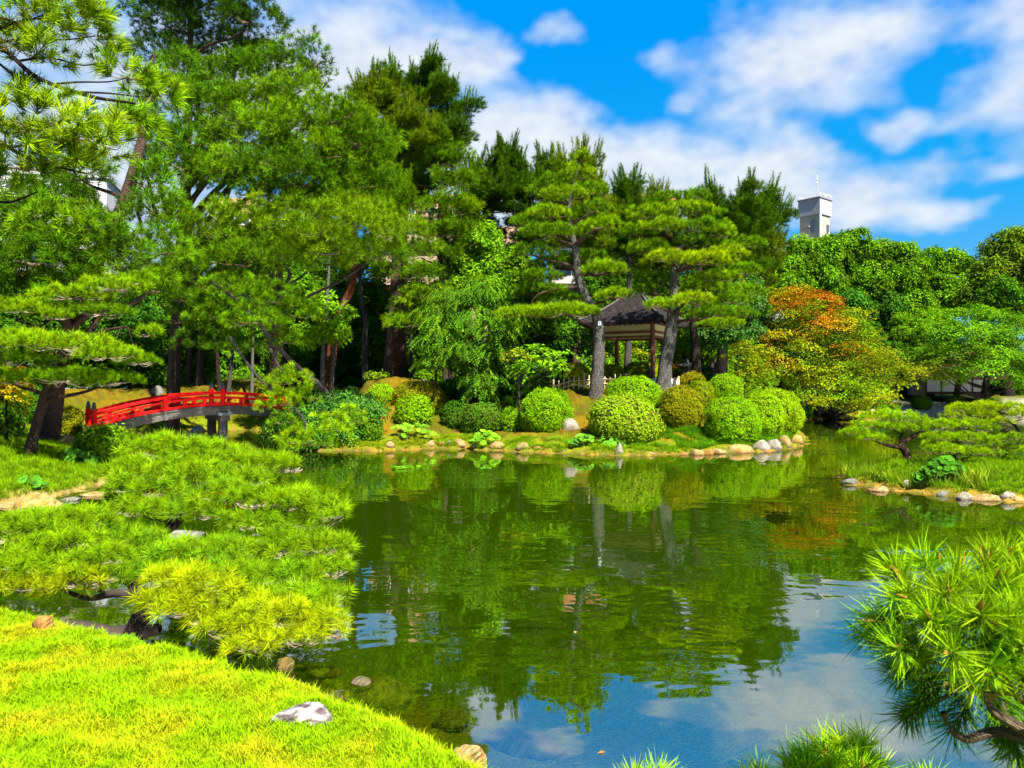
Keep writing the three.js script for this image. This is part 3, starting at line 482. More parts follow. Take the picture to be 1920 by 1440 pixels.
{
  const t = block({ x: -13.5, d: 112, w: 15, dep: 12, top: 29.5, col: [0.34, 0.20, 0.125], rail: [0.34, 0.22, 0.16], balconies: true, label: 'salmon beige apartment block with a pointed gable behind the tall twin pines' });
  const s = new THREE.Shape(); s.moveTo(-3.2, 0); s.lineTo(3.2, 0); s.lineTo(1.6, 5.6); s.lineTo(0.6, 6.2); s.closePath();
  part('gable', new THREE.ExtrudeGeometry(s, { depth: 3, bevelEnabled: false }).translate(-2.2, 30.4, -3), plaster(0.36, 0.20, 0.11), t);
  part('side_wing', box(10, 26, 9, 11, 13, -6), plaster(0.33, 0.21, 0.14), t);
}
block({ x: 15.5, d: 113, w: 19, dep: 12, top: 29.8, col: [0.34, 0.26, 0.19], rim: [0.36, 0.14, 0.06], rail: [0.36, 0.33, 0.29], balconies: true, label: 'cream apartment block with an orange roof edge behind the pavilion pines' });
{
  const t = block({ x: 71, d: 166, w: 30, dep: 14, top: 32.6, col: [0.26, 0.26, 0.28], label: 'grey office building almost hidden by trees, with a boxy rooftop tower and thin mast' });
  const tower = part('tower', box(4.6, 7.0, 4.6, 0, 0, 0), plaster(0.32, 0.28, 0.23), t); tower.position.set(-3.0, 36.4, -3.2); tower.rotation.y = Math.PI / 4 - 0.1;
  part('parapet', box(5.15, 3.6, 5.15, 0, 5.2, 0), plaster(0.29, 0.26, 0.30), tower);
  part('ledge', box(5.5, 0.25, 5.5, 0, 7.05, 0), plaster(0.18, 0.155, 0.19), tower);
  part('window', box(0.9, 1.6, 0.1, 1.2, 0.6, 2.47), glassDark, tower); part('window', box(0.1, 2.6, 0.9, -2.47, 0.8, 0.8), glassDark, tower); part('pipe', box(0.4, 7, 0.3, -2.3, 0.0, 2.55), frameWhite, tower); part('canopy', box(0.9, 0.15, 1.8, -2.8, 0.9, -0.6), plaster(0.3, 0.26, 0.24), tower);
  for (const [x, z, w, dd] of [[0, 2.6, 5, 0.06], [0, -2.6, 5, 0.06], [2.6, 0, 0.06, 5], [-2.6, 0, 0.06, 5]]) part('roof_rail', box(w, 0.06, dd, x, 7.9, z), frameWhite, tower);
  for (const x of [-2.6, 0, 2.6]) for (const z of [-2.6, 2.6]) part('rail_post', box(0.06, 0.75, 0.06, x, 7.52, z), frameWhite, tower);
  for (const y of [11.2, 12.0, 12.6]) part('antenna_bar', box(1.1, 0.05, 0.05, 0.4, y, 0.3), frameWhite, tower);
  for (const y of [-1.6, 1.2]) { part('panel_joint', box(4.64, 0.05, 0.03, 0, y, 2.31), plaster(0.12, 0.11, 0.1), tower); part('panel_joint', box(0.03, 0.05, 4.64, -2.31, y, 0), plaster(0.12, 0.11, 0.1), tower); }
  part('mast', new THREE.CylinderGeometry(0.05, 0.07, 6, 6).translate(0.4, 10, 0.3), std({ color: C(0.3, 0.3, 0.32) }), tower); part('mast', new THREE.CylinderGeometry(0.04, 0.05, 3, 6).translate(-1.6, 8.6, 0.9), std({ color: C(0.3, 0.3, 0.32) }), tower);
}

// ---------------------------------------------------------------- red arched bridge
{
  const t = thing('arched_bridge', V(-10.8, 0, -27.6), 'red-railed arched footbridge on a grey timber pier over the narrow channel', 'bridge'); t.rotation.y = 0.607;
  const woodTex = tex(512, 128, (u, v) => { const k = 0.62 + 0.3 * n4like(u * 0.3, v, 22, 3) + 0.22 * n4like(u, v, 9, 8) + 0.1 * n4like(u * 0.2, v, 60, 1); return [k, k, k]; }); woodTex.repeat.set(0.5, 1.5);
  const paintTex = tex(256, 256, (u, v) => { const k = 0.86 + 0.14 * n4like(u, v, 12, 5) + 0.05 * n4like(u, v, 50, 2); return [k]; });
  const red = std({ color: C(0.72, 0.003, 0.002), specularIntensity: 0.25, roughness: 0.6, map: paintTex }), grey = std({ color: C(0.15, 0.135, 0.115), roughness: 0.9, map: woodTex, bumpMap: woodTex, bumpScale: 0.01 }), cap = std({ color: C(0.03, 0.035, 0.04), roughness: 0.5 }), rust = std({ color: C(0.22, 0.075, 0.045), roughness: 0.95, map: woodTex, bumpMap: woodTex, bumpScale: 0.01 });
  const L = 4.15, deck = (s) => 1.50 - 0.041 * s * s;
  const sweep = (z, y0, w, h, a, b, n = 30) => { // a bar with a rectangular section that follows the arch
    const pos = [], uv = [], idx = []; for (let i = 0; i <= n; i++) { const s = lerp(a, b, i / n), y = deck(s) + y0; for (const [q, p] of [[-1, -1], [1, -1], [1, 1], [-1, 1], [-1, -1]]) { pos.push(s, y + p * h / 2, z + q * w / 2); uv.push(s, (q + 1) * w + p * h); } }
    for (let i = 0; i < n; i++) for (let j = 0; j < 4; j++) { const k = i * 5 + j; idx.push(k, k + 5, k + 1, k + 1, k + 5, k + 6); } idx.push(0, 1, 2, 0, 2, 3); const e = n * 5; idx.push(e, e + 2, e + 1, e, e + 3, e + 2);
    const g = new THREE.BufferGeometry(); g.setAttribute('position', new THREE.Float32BufferAttribute(pos, 3)); g.setAttribute('uv', new THREE.Float32BufferAttribute(uv, 2)); g.setIndex(idx); const o = g.toNonIndexed(); o.computeVertexNormals(); return o;
  };
  for (const z of [0.86, 0, -0.86]) part('beam', sweep(z, -0.165, 0.2, 0.25, -L, L), grey, t);
  for (let i = 0; i < 44; i++) { const s = -L + (i + 0.5) * 2 * L / 44, m = part('plank', box(2 * L / 44 - 0.012, 0.05, 2.0), grey, t); m.position.set(s, deck(s) - 0.012, 0); m.rotation.z = -0.082 * s; }
  const post = new THREE.CylinderGeometry(0.088, 0.088, 0.60, 12), capG = new THREE.LatheGeometry([[0, 0.25], [0.035, 0.24], [0.06, 0.19], [0.045, 0.145], [0.075, 0.13], [0.075, 0.085], [0.06, 0.075], [0.078, 0.06], [0.078, 0]].map(([x, y]) => new THREE.Vector2(x, y)), 14);
  for (const z of [0.86, -0.86]) {
    part('sill_rail', sweep(z, 0.075, 0.15, 0.09, -L, L), red, t);
    part('middle_rail', sweep(z, 0.31, 0.07, 0.075, -L, L), red, t);
    part('top_rail', sweep(z, 0.475, 0.11, 0.095, -L, L), red, t);
    for (const s of [-4.05, 0, 4.05]) { const p = part('post', post, red, t); p.position.set(s, deck(s) + 0.33, z); const c = part('cap', capG, cap, p); c.position.y = 0.3; }
    for (const s of [-1.9, 1.9]) { const p = part('rail_post', box(0.15, 0.46, 0.13), red, t); p.position.set(s, deck(s) + 0.23, z); }
    for (const s of [-3.4, -2.65, -1.27, -0.63, 0.63, 1.27, 2.65, 3.4]) { const p = part('baluster', box(0.13, 0.28, 0.10), red, t); p.position.set(s, deck(s) + 0.20, z); }
  }
  part('cross_beam', box(0.34, 0.2, 2.3, 0, 1.09, 0), grey, t);
  for (const z of [0.86, -0.86]) { const cb = part('beam_end_cap', box(0.5, 0.1, 0.36, 0, 1.24, z * 1.15), std({ color: C(0.12, 0.14, 0.15), roughness: 0.7 }), t); }
  for (const z of [0.82, -0.82]) { part('pier_column', new THREE.CylinderGeometry(0.15, 0.15, 0.66, 4, 1).rotateY(Math.PI / 4).scale(1.25, 1, 1.25).translate(0, 0.66, z), grey, t); part('pier_foot', new THREE.CylinderGeometry(0.155, 0.16, 1.1, 4, 1).rotateY(Math.PI / 4).scale(1.25, 1, 1.25).translate(0, -0.22, z), rust, t); }
  for (const s of [-1, 1]) { const b = part('brace', box(0.13, 1.75, 0.1), grey, t); b.position.set(s * 0.07, 0.42, 0); b.rotation.x = s * 0.95; }
}

// ---------------------------------------------------------------- pavilion
{
  const t = thing('garden_pavilion', V(5.55, 2.7, -34.3), 'open wooden pavilion with dark bark-shingled hip roof on the rise behind the bushes', 'pavilion'); t.rotation.y = -Math.PI / 6;
  const shingle = tex(512, 512, (u, v) => { const row = (v * 26) % 1, k = 0.55 + 0.35 * n4like(u, v, 40, 3) + 0.25 * n4like(u, v, 9, 6) - 0.3 * (row < 0.14 ? 1 : 0); const li = ss(0.3, 0.7, n4like(u, v, 7, 12)); return [k + 0.35 * li, k + 0.3 * li, k + 0.35 * li]; });
  const roofM = std({ color: C(0.030, 0.023, 0.022), map: shingle, bumpMap: shingle, bumpScale: 0.02, roughness: 0.92 }), wood = std({ color: C(0.17, 0.065, 0.035), map: barkTex, roughness: 0.75 }), dark = std({ color: C(0.055, 0.03, 0.022), roughness: 0.85 }), cream = plaster(0.42, 0.34, 0.17), ridge = std({ color: C(0.12, 0.105, 0.10), roughness: 0.7, map: shingle });
  for (const [x, z] of [[-1.3, 1.15], [1.3, 1.15], [-1.3, -1.15], [1.3, -1.15]]) { part('post', new THREE.CylinderGeometry(0.095, 0.105, 2.75, 10).translate(x, 0.95, z), wood, t); part('post_base', new THREE.CylinderGeometry(0.16, 0.2, 0.3, 10).translate(x, -0.3, z), std({ color: C(0.3, 0.29, 0.27), roughness: 0.9 }), t); }
  for (const z of [1.15, -1.15]) { part('beam', box(2.9, 0.12, 0.11, 0, 1.88, z), wood, t); part('tie_beam', box(2.8, 0.09, 0.08, 0, 1.68, z), wood, t); part('wall_plate', box(3.3, 0.12, 0.14, 0, 2.27, z), dark, t); part('frieze_panel', box(2.44, 0.27, 0.04, 0, 2.075, z), cream, t); part('frieze_panel', box(2.44, 0.09, 0.04, 0, 1.775, z), cream, t); }
  for (const x of [1.3, -1.3]) { part('beam', box(0.11, 0.12, 2.16, x, 1.88, 0), wood, t); part('tie_beam', box(0.08, 0.09, 2.12, x, 1.68, 0), wood, t); part('wall_plate', box(0.14, 0.12, 2.12, x, 2.27, 0), dark, t); part('frieze_panel', box(0.04, 0.27, 2.12, x, 2.075, 0), cream, t); part('frieze_panel', box(0.04, 0.09, 2.12, x, 1.775, 0), cream, t); }
  for (const x of [0, -1.3, 1.3]) part('bench_post', box(0.06, 0.4, 0.06, x * 0.7, 0.1, -0.9), wood, t);
  part('bench', box(2.3, 0.06, 0.4, 0, 0.33, -0.9), wood, t);
  const ex = 1.98, ez = 1.82, y0 = 2.30, y1 = 3.62, N = 10, M = 12;
  const P = (side, u, k) => { const hx = lerp(ex, 0.42, k), hz = lerp(ez, 0.10, k), lift = 0.13 * Math.pow(Math.abs(u), 3) * (1 - k), y = lerp(y0, y1, 0.62 * k + 0.38 * k * k) + lift; return side === 0 ? [u * hx, y, hz] : side === 1 ? [hx, y, -u * hz] : side === 2 ? [-u * hx, y, -hz] : [-hx, y, u * hz]; };
  for (let s = 0; s < 4; s++) {
    const pos = [], uv = [], idx = []; for (const th of [0, -0.13]) for (let k = 0; k <= N; k++) for (let i = 0; i <= M; i++) { const p = P(s, i / M * 2 - 1, k / N); pos.push(p[0], p[1] + th, p[2]); uv.push((i / M - 0.5) * 4.2 * (1 - 0.8 * k / N) / 2, k / N * 1.1); }
    const at3 = (l, k, i) => l * (N + 1) * (M + 1) + k * (M + 1) + i; for (let k = 0; k < N; k++) for (let i = 0; i < M; i++) { idx.push(at3(0, k, i), at3(0, k, i + 1), at3(0, k + 1, i), at3(0, k, i + 1), at3(0, k + 1, i + 1), at3(0, k + 1, i)); idx.push(at3(1, k, i), at3(1, k + 1, i), at3(1, k, i + 1), at3(1, k, i + 1), at3(1, k + 1, i), at3(1, k + 1, i + 1)); } for (let i = 0; i < M; i++) idx.push(at3(0, 0, i), at3(1, 0, i), at3(0, 0, i + 1), at3(0, 0, i + 1), at3(1, 0, i), at3(1, 0, i + 1));
    const g = new THREE.BufferGeometry(); g.setAttribute('position', new THREE.Float32BufferAttribute(pos, 3)); g.setAttribute('uv', new THREE.Float32BufferAttribute(uv, 2)); g.setIndex(idx); const o = g.toNonIndexed(); o.computeVertexNormals(); part('roof_slope', o, roofM, t);
    const hip = []; for (let k = 0; k <= 6; k++) { const p = P(s, 1, k / 6); hip.push(V(p[0], p[1] + 0.03, p[2])); } part('hip_ridge', limbGeo(hip, [0.055, 0.055, 0.05], 6, 10, 0), ridge, t);
    for (let i = 0; i < 15; i++) { const u = (i + 0.5) / 15 * 2 - 1, p = P(s, u, 0), q = P(s, u, 0.5); const a = V(p[0] * 0.97, p[1] - 0.17, p[2] * 0.97), b = V(q[0], q[1] - 0.2, q[2]); part('rafter', limbGeo([a, b], [0.03, 0.03], 4, 1, 0), dark, t); }
  }
  part('ridge_cap', box(0.95, 0.16, 0.3, 0, y1 + 0.05, 0), ridge, t);
  part('eave_ceiling', box(3.2, 0.03, 2.9, 0, 2.36, 0), dark, t);
}

// ---------------------------------------------------------------- low bamboo fence
{
  const t = thing('bamboo_fence', V(1.75, hgt(1.75, 31.6), -31.6), 'low pale bamboo picket fence round the pavilion lawn', 'fence'), bamboo = [0.8, 1, 1.2].map((k) => std({ color: C(0.56 * k, 0.46 * k, 0.29 * k), roughness: 0.6 }));
  const run = [[1.75, 31.6], [3.4, 31.1], [6.35, 30.7], [6.9, 32.0], [8.9, 37.5], [9.7, 39.5]], pick = new THREE.CylinderGeometry(0.023, 0.025, 0.56, 6), post = new THREE.CylinderGeometry(0.04, 0.042, 0.74, 8), rails = [];
  const o = t.position;
  for (let k = 0; k + 1 < run.length; k++) {
    const [ax, ad] = run[k], [bx, bd] = run[k + 1], L = Math.hypot(bx - ax, bd - ad), n = Math.max(2, Math.round(L / 0.21));
    for (let i = 0; i < n; i++) { const q = i / n, x = lerp(ax, bx, q), d = lerp(ad, bd, q), big = i === 0 || i % 6 === 0, m = part(big ? 'post' : 'picket', big ? post : pick, bamboo[Math.floor(rnd() * 3)], t); m.position.set(x - o.x, hgt(x, d) + (big ? 0.27 : 0.22 + 0.03 * rnd()) - o.y, -d - o.z); m.rotation.set((rnd() - 0.5) * 0.08, 0, (rnd() - 0.5) * 0.08); }
    for (const h of [0.14, 0.33]) { const pts = []; for (let i = 0; i <= 4; i++) { const x = lerp(ax, bx, i / 4), d = lerp(ad, bd, i / 4); pts.push(V(x, hgt(x, d) + h, -d + 0.025)); } wpart('rail', limbGeo(pts, [0.02, 0.02], 6, 8, 0.02), bamboo[1], t); }
  }
}

// ---------------------------------------------------------------- stone lantern, hut, visitor
{
  const d = 39.5, x = (1288 - 960) / F * d, y = Math.max(hgt(x, d), 2.3), t = thing('stone_lantern', V(x, hgt(x, d), -d), 'grey stone lantern with a flat cap beside the pine behind the fence', 'lantern'), st = std({ color: C(0.075, 0.08, 0.07), map: plasterTex, bumpMap: plasterTex, bumpScale: 0.02, roughness: 0.95 });
  const b = y - hgt(x, d), lathe = (pts, n = 6) => { const g = new THREE.LatheGeometry(pts.map(([q, h]) => new THREE.Vector2(q, h + b)), n).toNonIndexed(); g.computeVertexNormals(); return g; };
  part('base', lathe([[0, -0.9], [0.42, -0.9], [0.42, 0.12], [0.34, 0.22], [0.18, 0.34], [0.16, 0.5], [0.26, 0.58], [0.26, 0.64], [0, 0.64]]), st, t);
  part('fire_box', lathe([[0, 0.64], [0.19, 0.64], [0.19, 0.92], [0, 0.92]]), std({ color: C(0.06, 0.06, 0.055), roughness: 1 }), t);
  part('cap', lathe([[0.2, 0.90], [0.52, 0.93], [0.50, 0.99], [0.25, 1.08], [0.09, 1.14], [0.1, 1.2], [0.05, 1.3], [0, 1.34]]), st, t);
}
{
  const t = thing('garden_hut', V(37.6, 1.35, -65.5), 'low thatched hut with white wall panels in the shade across the pond', 'hut'); t.rotation.y = -0.12;
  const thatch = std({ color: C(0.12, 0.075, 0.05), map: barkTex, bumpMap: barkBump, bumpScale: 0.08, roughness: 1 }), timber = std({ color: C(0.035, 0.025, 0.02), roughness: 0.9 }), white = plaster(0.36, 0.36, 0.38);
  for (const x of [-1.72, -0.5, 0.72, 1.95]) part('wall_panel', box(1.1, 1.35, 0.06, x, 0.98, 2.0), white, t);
  for (const x of [-2.33, -1.11, 0.11, 1.33, 2.56]) part('post', box(0.12, 2.0, 0.14, x, 0.9, 2.0), timber, t);
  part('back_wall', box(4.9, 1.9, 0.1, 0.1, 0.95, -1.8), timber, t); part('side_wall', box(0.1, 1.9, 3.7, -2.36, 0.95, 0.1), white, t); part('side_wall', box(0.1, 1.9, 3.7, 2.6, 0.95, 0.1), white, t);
  part('sill_beam', box(4.9, 0.16, 0.16, 0.1, 0.2, 2.02), timber, t); part('eave_beam', box(5.6, 0.16, 0.16, 0.1, 1.78, 2.02), timber, t);
  const g = new THREE.BufferGeometry(), A = [[-3.6, 1.62, 3.7], [3.8, 1.62, 3.7], [3.8, 1.62, -3.2], [-3.6, 1.62, -3.2]], B = [[-1.6, 4.0, 0.15], [1.8, 4.0, 0.15], [1.8, 4.0, -0.15], [-1.6, 4.0, -0.15]], T = [], U = [];
  const quad = (a, b, c, e) => { T.push(...a, ...b, ...c, ...a, ...c, ...e); for (const p of [a, b, c, a, c, e]) U.push(p[0] * 0.7 + p[2] * 0.7, p[1]); };
  for (let i = 0; i < 4; i++) quad(A[i], A[(i + 1) % 4], B[(i + 1) % 4], B[i]); const Al = A.map(([x, y, z]) => [x * 0.98, y - 0.3, z * 0.98]); for (let i = 0; i < 4; i++) quad(Al[i], Al[(i + 1) % 4], A[(i + 1) % 4], A[i]); quad(B[0], B[1], B[2], B[3]); quad(Al[3], Al[2], Al[1], Al[0]);
  g.setAttribute('position', new THREE.Float32BufferAttribute(T, 3)); g.setAttribute('uv', new THREE.Float32BufferAttribute(U, 2)); g.computeVertexNormals(); part('roof', g, thatch, t);
  part('ridge', new THREE.CylinderGeometry(0.22, 0.22, 3.7, 8).rotateZ(Math.PI / 2).translate(0.1, 4.05, 0), thatch, t);
}
{
  // a visitor on the path: one continuous body meshed from tapered capsules
  const d = 43, x = (1341 - 960) / F * d, gy = hgt(x, d), t = thing('person', V(x, gy, -d), 'person in dark clothes with a pink top standing on the path beyond the round bushes', 'person');
  const J = { hipL: [-0.09, 0.84, 0], hipR: [0.09, 0.84, 0], kneeL: [-0.10, 0.46, 0.02], kneeR: [0.10, 0.46, 0.03], footL: [-0.10, 0.05, 0.0], footR: [0.11, 0.05, 0.02], toeL: [-0.11, 0.04, 0.13], toeR: [0.12, 0.04, 0.15], pel: [0, 0.90, 0], chest: [0, 1.20, 0], neck: [0, 1.38, 0.01], shL: [-0.16, 1.32, 0], shR: [0.16, 1.32, 0], elL: [-0.22, 1.06, 0.02], elR: [0.22, 1.06, 0.03], haL: [-0.14, 0.98, 0.2], haR: [0.12, 1.0, 0.22], head: [0, 1.52, 0.02], crown: [0, 1.57, 0.01] };
  const bones = [['hipL', 'kneeL', .085, .058], ['kneeL', 'footL', .058, .04], ['footL', 'toeL', .04, .035], ['hipR', 'kneeR', .085, .058], ['kneeR', 'footR', .058, .04], ['footR', 'toeR', .04, .035], ['hipL', 'hipR', .1, .1], ['pel', 'chest', .13, .14], ['chest', 'neck', .12, .055], ['shL', 'shR', .07, .07], ['shL', 'elL', .05, .04], ['elL', 'haL', .038, .03], ['shR', 'elR', .05, .04], ['elR', 'haR', .038, .03], ['neck', 'head', .05, .075], ['head', 'crown', .088, .09]];
  const N = 72, mc = new MarchingCubes(N, std({}), false, false, 60000); mc.isolation = 0; const lo = V(-0.5, -0.05, -0.4), S = 1.8;
  for (let k = 0; k < N; k++) for (let j = 0; j < N; j++) for (let i = 0; i < N; i++) { const p = V(lo.x - 0.4 + S * i / N, lo.y + S * j / N, lo.z - 0.4 + S * k / N); let v = 0; for (const [a, b, ra, rb] of bones) { const A = J[a], B = J[b], ex = B[0] - A[0], ey = B[1] - A[1], ez = B[2] - A[2], wx = p.x - A[0], wy = p.y - A[1], wz = p.z - A[2], q = clamp((wx * ex + wy * ey + wz * ez) / (ex * ex + ey * ey + ez * ez), 0, 1); v += Math.exp(-(Math.hypot(wx - ex * q, wy - ey * q, wz - ez * q) - lerp(ra, rb, q)) * 45); } mc.field[k * N * N + j * N + i] = Math.log(v + 1e-9) / 45; }
  mc.update(); const n = mc.count, pos = new Float32Array(n * 3), col = new Float32Array(n * 3);
  for (let i = 0; i < n; i++) { const a = mc.positionArray; const X = (a[i * 3] + 1) / 2 * S + lo.x - 0.4, Yy = (a[i * 3 + 1] + 1) / 2 * S + lo.y, Z = (a[i * 3 + 2] + 1) / 2 * S + lo.z - 0.4; pos.set([X, Yy, Z], i * 3); const c = Yy > 1.40 ? [0.40, 0.24, 0.17] : Yy > 1.12 && Math.abs(X) > 0.10 ? [0.62, 0.33, 0.40] : Yy > 0.82 ? [0.03, 0.028, 0.035] : [0.05, 0.05, 0.07]; col.set(Z > 0.17 && Yy < 1.1 && Yy > 0.9 ? [0.4, 0.24, 0.17] : c, i * 3); }
  const g = new THREE.BufferGeometry(); g.setAttribute('position', new THREE.BufferAttribute(pos, 3)); g.setAttribute('color', new THREE.BufferAttribute(col, 3)); const mg = mergeVertices(g, 1e-4); mg.computeVertexNormals();
  part('body', mg, std({ vertexColors: true, roughness: 0.85 }), t);
  const hair = new THREE.SphereGeometry(0.105, 16, 10, 0, 6.2832, 0, 1.75); hair.scale(0.95, 1.05, 1.0); hair.rotateX(-0.45); hair.translate(0, 1.555, -0.012); part('hair', hair, std({ color: C(0.02, 0.014, 0.01), roughness: 0.6 }), t);
  const fc = []; for (const s of [-1, 1]) fc.push(new THREE.SphereGeometry(0.011, 8, 6).translate(s * 0.032, 1.55, 0.098)); part('eyes', mergeGeometries(fc), std({ color: C(0.02, 0.015, 0.012), roughness: 0.3 }), t); part('nose', new THREE.ConeGeometry(0.014, 0.04, 6).translate(0, 1.525, 0.105), std({ color: C(0.4, 0.24, 0.17) }), t); part('mouth', box(0.036, 0.009, 0.012, 0, 1.485, 0.092), std({ color: C(0.25, 0.07, 0.06) }), t);
}

// ---------------------------------------------------------------- stones
const stoneTex = tex(256, 256, (u, v) => { const k = 0.72 + 0.2 * n4like(u, v, 12, 3) + 0.16 * n4like(u, v, 40, 9); return [k, k * 0.99, k * 0.97]; });
const stoneBump = tex(256, 256, (u, v) => [0.5 + 0.3 * n4like(u, v, 16, 3) + 0.2 * n4like(u, v, 50, 9)]);
const stoneMat = std({ vertexColors: true, map: stoneTex, bumpMap: stoneBump, bumpScale: 0.02, roughness: 0.88 });
const TONE = { cream: [[0.38, 0.27, 0.13], [0.30, 0.155, 0.04]], pale: [[0.34, 0.30, 0.24], [0.24, 0.20, 0.16]], orange: [[0.36, 0.18, 0.045], [0.24, 0.12, 0.03]], grey: [[0.20, 0.19, 0.17], [0.12, 0.115, 0.10]], yellow: [[0.40, 0.30, 0.13], [0.42, 0.19, 0.03]], purple: [[0.10, 0.07, 0.08], [0.46, 0.43, 0.40]], brown: [[0.20, 0.145, 0.04], [0.13, 0.09, 0.025]], white: [[0.27, 0.24, 0.26], [0.12, 0.09, 0.09]], slab: [[0.15, 0.12, 0.07], [0.09, 0.07, 0.04]] };
function stone(px, py, w, h, tone, label, o = {}) {
  const r = rngOf(Math.round(px * 31 + py * 17)), f = o.under ? (() => { const d = (EYE - o.under) * F / (py - 720), p = at(px, py, d); return p; })() : groundAt(px, py, o.from ?? 3), d = -f.z, rx = w * d / F / 2, H = 0.86 * h * d / F, rz = rx * (o.deep ?? 0.75), c = f.clone().add(V(0, 0, -rz * 0.75)), t = [];
  const g = new THREE.IcosahedronGeometry(1, rx * F / d > 20 ? 5 : 4), p = g.attributes.position, col = new Float32Array(p.count * 3), uv = new Float32Array(p.count * 2), s = r() * 60, planes = [];
  for (let i = 0; i < 15; i++) planes.push([dirIn(r, Math.PI), 0.56 + 0.28 * r()]);
  const [ca, cb] = TONE[tone], lean = o.lean ?? (r() - 0.5) * 0.5;
  for (let i = 0; i < p.count; i++) {
    const e = V().fromBufferAttribute(p, i).normalize(); let k = 1 + 0.16 * fbm3(e.x * 1.4 + s, e.y * 1.4, e.z * 1.4, 3);
    for (const [n, q] of planes) { const dd = e.dot(n); if (dd * k > q) k = lerp(q / dd, k, 0.06); } k *= 1.12 + 0.05 * fbm3(e.x * 5 + s, e.y * 5, e.z * 5, 3);
    const top = o.point ? Math.pow(clamp(1 - Math.hypot(e.x, e.z), 0, 1), 0.6) * o.point : 0, y = e.y * k;
    p.setXYZ(i, (e.x * k + lean * Math.max(0, y) * 0.6) * rx, (y > 0 ? y * (1 + top) : y * 0.6) * H, e.z * k * rz);
    const m = clamp(0.5 + 1.5 * fbm3(e.x * 2 + s, e.y * 2.5, e.z * 2 + 7, 4), 0, 1), wet = o.dry ? 1 : lerp(0.38, 1, ss(0.16, 0.30, y + 0.12 * fbm3(e.x * 4, s, e.z * 4, 2))), moss = o.patch ? 0 : 0.75 * ss(0.12, 0.4, fbm3(e.x * 1.8 + s + 9, e.y * 1.8, e.z * 1.8, 3)) * ss(0.1, 0.5, y), gr = [0.07, 0.085, 0.012]; for (let q = 0; q < 3; q++) col[i * 3 + q] = lerp(lerp(ca[q], cb[q], o.patch ? ss(0.5, 0.62, m) : m), gr[q], moss) * wet; uv[i * 2] = e.x * rx * 2 + e.z * rz * 1.3; uv[i * 2 + 1] = y * H * 2 + e.z * rz;
  }
  g.setAttribute('color', new THREE.BufferAttribute(col, 3)); g.setAttribute('uv', new THREE.BufferAttribute(uv, 2)); const mg = mergeVertices((g.deleteAttribute('normal'), g), 1e-4); mg.computeVertexNormals();
  const m = shadowed(new THREE.Mesh(mg, stoneMat)); m.name = numbered('stone'); m.position.set(c.x, c.y + H * (o.rise ?? -0.12), c.z); tag(m, label, 'stone', o.group || 'stones along the water'); scene.add(m); return m;
}
stone(551, 1368, 132, 36, 'purple', 'flat purple-grey stone with white patches set in the near lawn', { patch: true, dry: true, deep: 0.6, group: 'stones in the lawn' });
stone(62, 956, 84, 36, 'yellow', 'big squared yellow boulder standing in the water at the left bank', { deep: 0.8, lean: 0 });
stone(12, 952, 46, 14, 'cream', 'low flat stone at the left edge beside the big yellow boulder', {});
stone(122, 940, 40, 8, 'grey', 'thin dark stone at the water line right of the big yellow boulder', {});
stone(168, 932, 66, 8, 'cream', 'long thin pale slab along the left bank edge', {});
stone(119, 834, 40, 21, 'cream', 'pale rounded boulder on the grass beside the leaning pine trunk', { dry: true, lean: -0.3, from: 12 });
stone(294, 742, 28, 22, 'grey', 'pale upright boulder on the moss slope behind the left end of the bridge', { dry: true, from: 30, lean: -0.2 });
stone(367, 812, 30, 18, 'pale', 'upright pale stone beyond the channel seen under the bridge', { from: 30, point: 0.2 });
stone(346, 818, 34, 9, 'grey', 'low grey block at the far edge of the channel under the bridge', { from: 30 });
stone(310, 818, 34, 8, 'pale', 'long low stone at the left of the grey block under the bridge', { from: 30 });
stone(264, 818, 14, 7, 'cream', 'small cream stone at the channel edge under the bridge beam', { from: 28 });
stone(500, 816, 24, 6, 'cream', 'small pale stone on the channel edge right of the bridge pier', { from: 28 });
stone(589, 710, 22, 15, 'grey', 'dark grey rock on the moss slope beside two slim pale trunks', { dry: true, from: 28 });
stone(752, 696, 10, 8, 'pale', 'tiny pale rock on the crest of the moss hill', { dry: true, from: 30 });
stone(794, 715, 10, 6, 'grey', 'small blue-grey rock on top of the slope above the brown dome bush', { dry: true, from: 29 });
stone(732, 840, 18, 11, 'cream', 'small round cream stone alone at the water edge below the mossy gap', { from: 20 });
stone(805, 838, 24, 12, 'cream', 'squarish cream stone at the water edge under the round-leaved plants', { from: 20 });
stone(827, 838, 14, 8, 'orange', 'small orange stone next to the squarish cream stone', { from: 20 });
stone(842, 836, 9, 6, 'grey', 'very small grey stone at the water edge left of the brown flat stone', { from: 20 });
stone(861, 838, 30, 14, 'cream', 'flat-topped brownish stone at the foot of the bare earth slope', { from: 20 });
stone(889, 839, 8, 5, 'pale', 'tiny stone between the flat-topped stone and the round leaves', { from: 20 });
stone(934, 842, 31, 12, 'cream', 'low pointed cream stone just right of the round-leaved plants', { from: 20, point: 0.4 });
stone(983, 842, 28, 12, 'cream', 'cream boulder at the water edge below the small light shrub', { from: 20 });
stone(1006, 843, 20, 8, 'orange', 'orange stone touching the right side of a cream boulder', { from: 20 });
stone(1058, 848, 6, 4, 'pale', 'tiny white pebble at the grassy water edge', { from: 20 });
stone(1161, 853, 21, 20, 'pale', 'pointed pale stone standing at the water edge below the large spreading bush', { from: 20, point: 0.25, lean: 0.2 });
stone(1190, 851, 26, 4, 'orange', 'thin orange slab at the water edge right of the pointed stone', { from: 20 });
stone(1222, 853, 14, 5, 'cream', 'small flat cream stone on the strip of shore grass', { from: 20 });
stone(1283, 854, 16, 6, 'orange', 'small orange stone at the start of the stone edging on the point', { from: 20 });
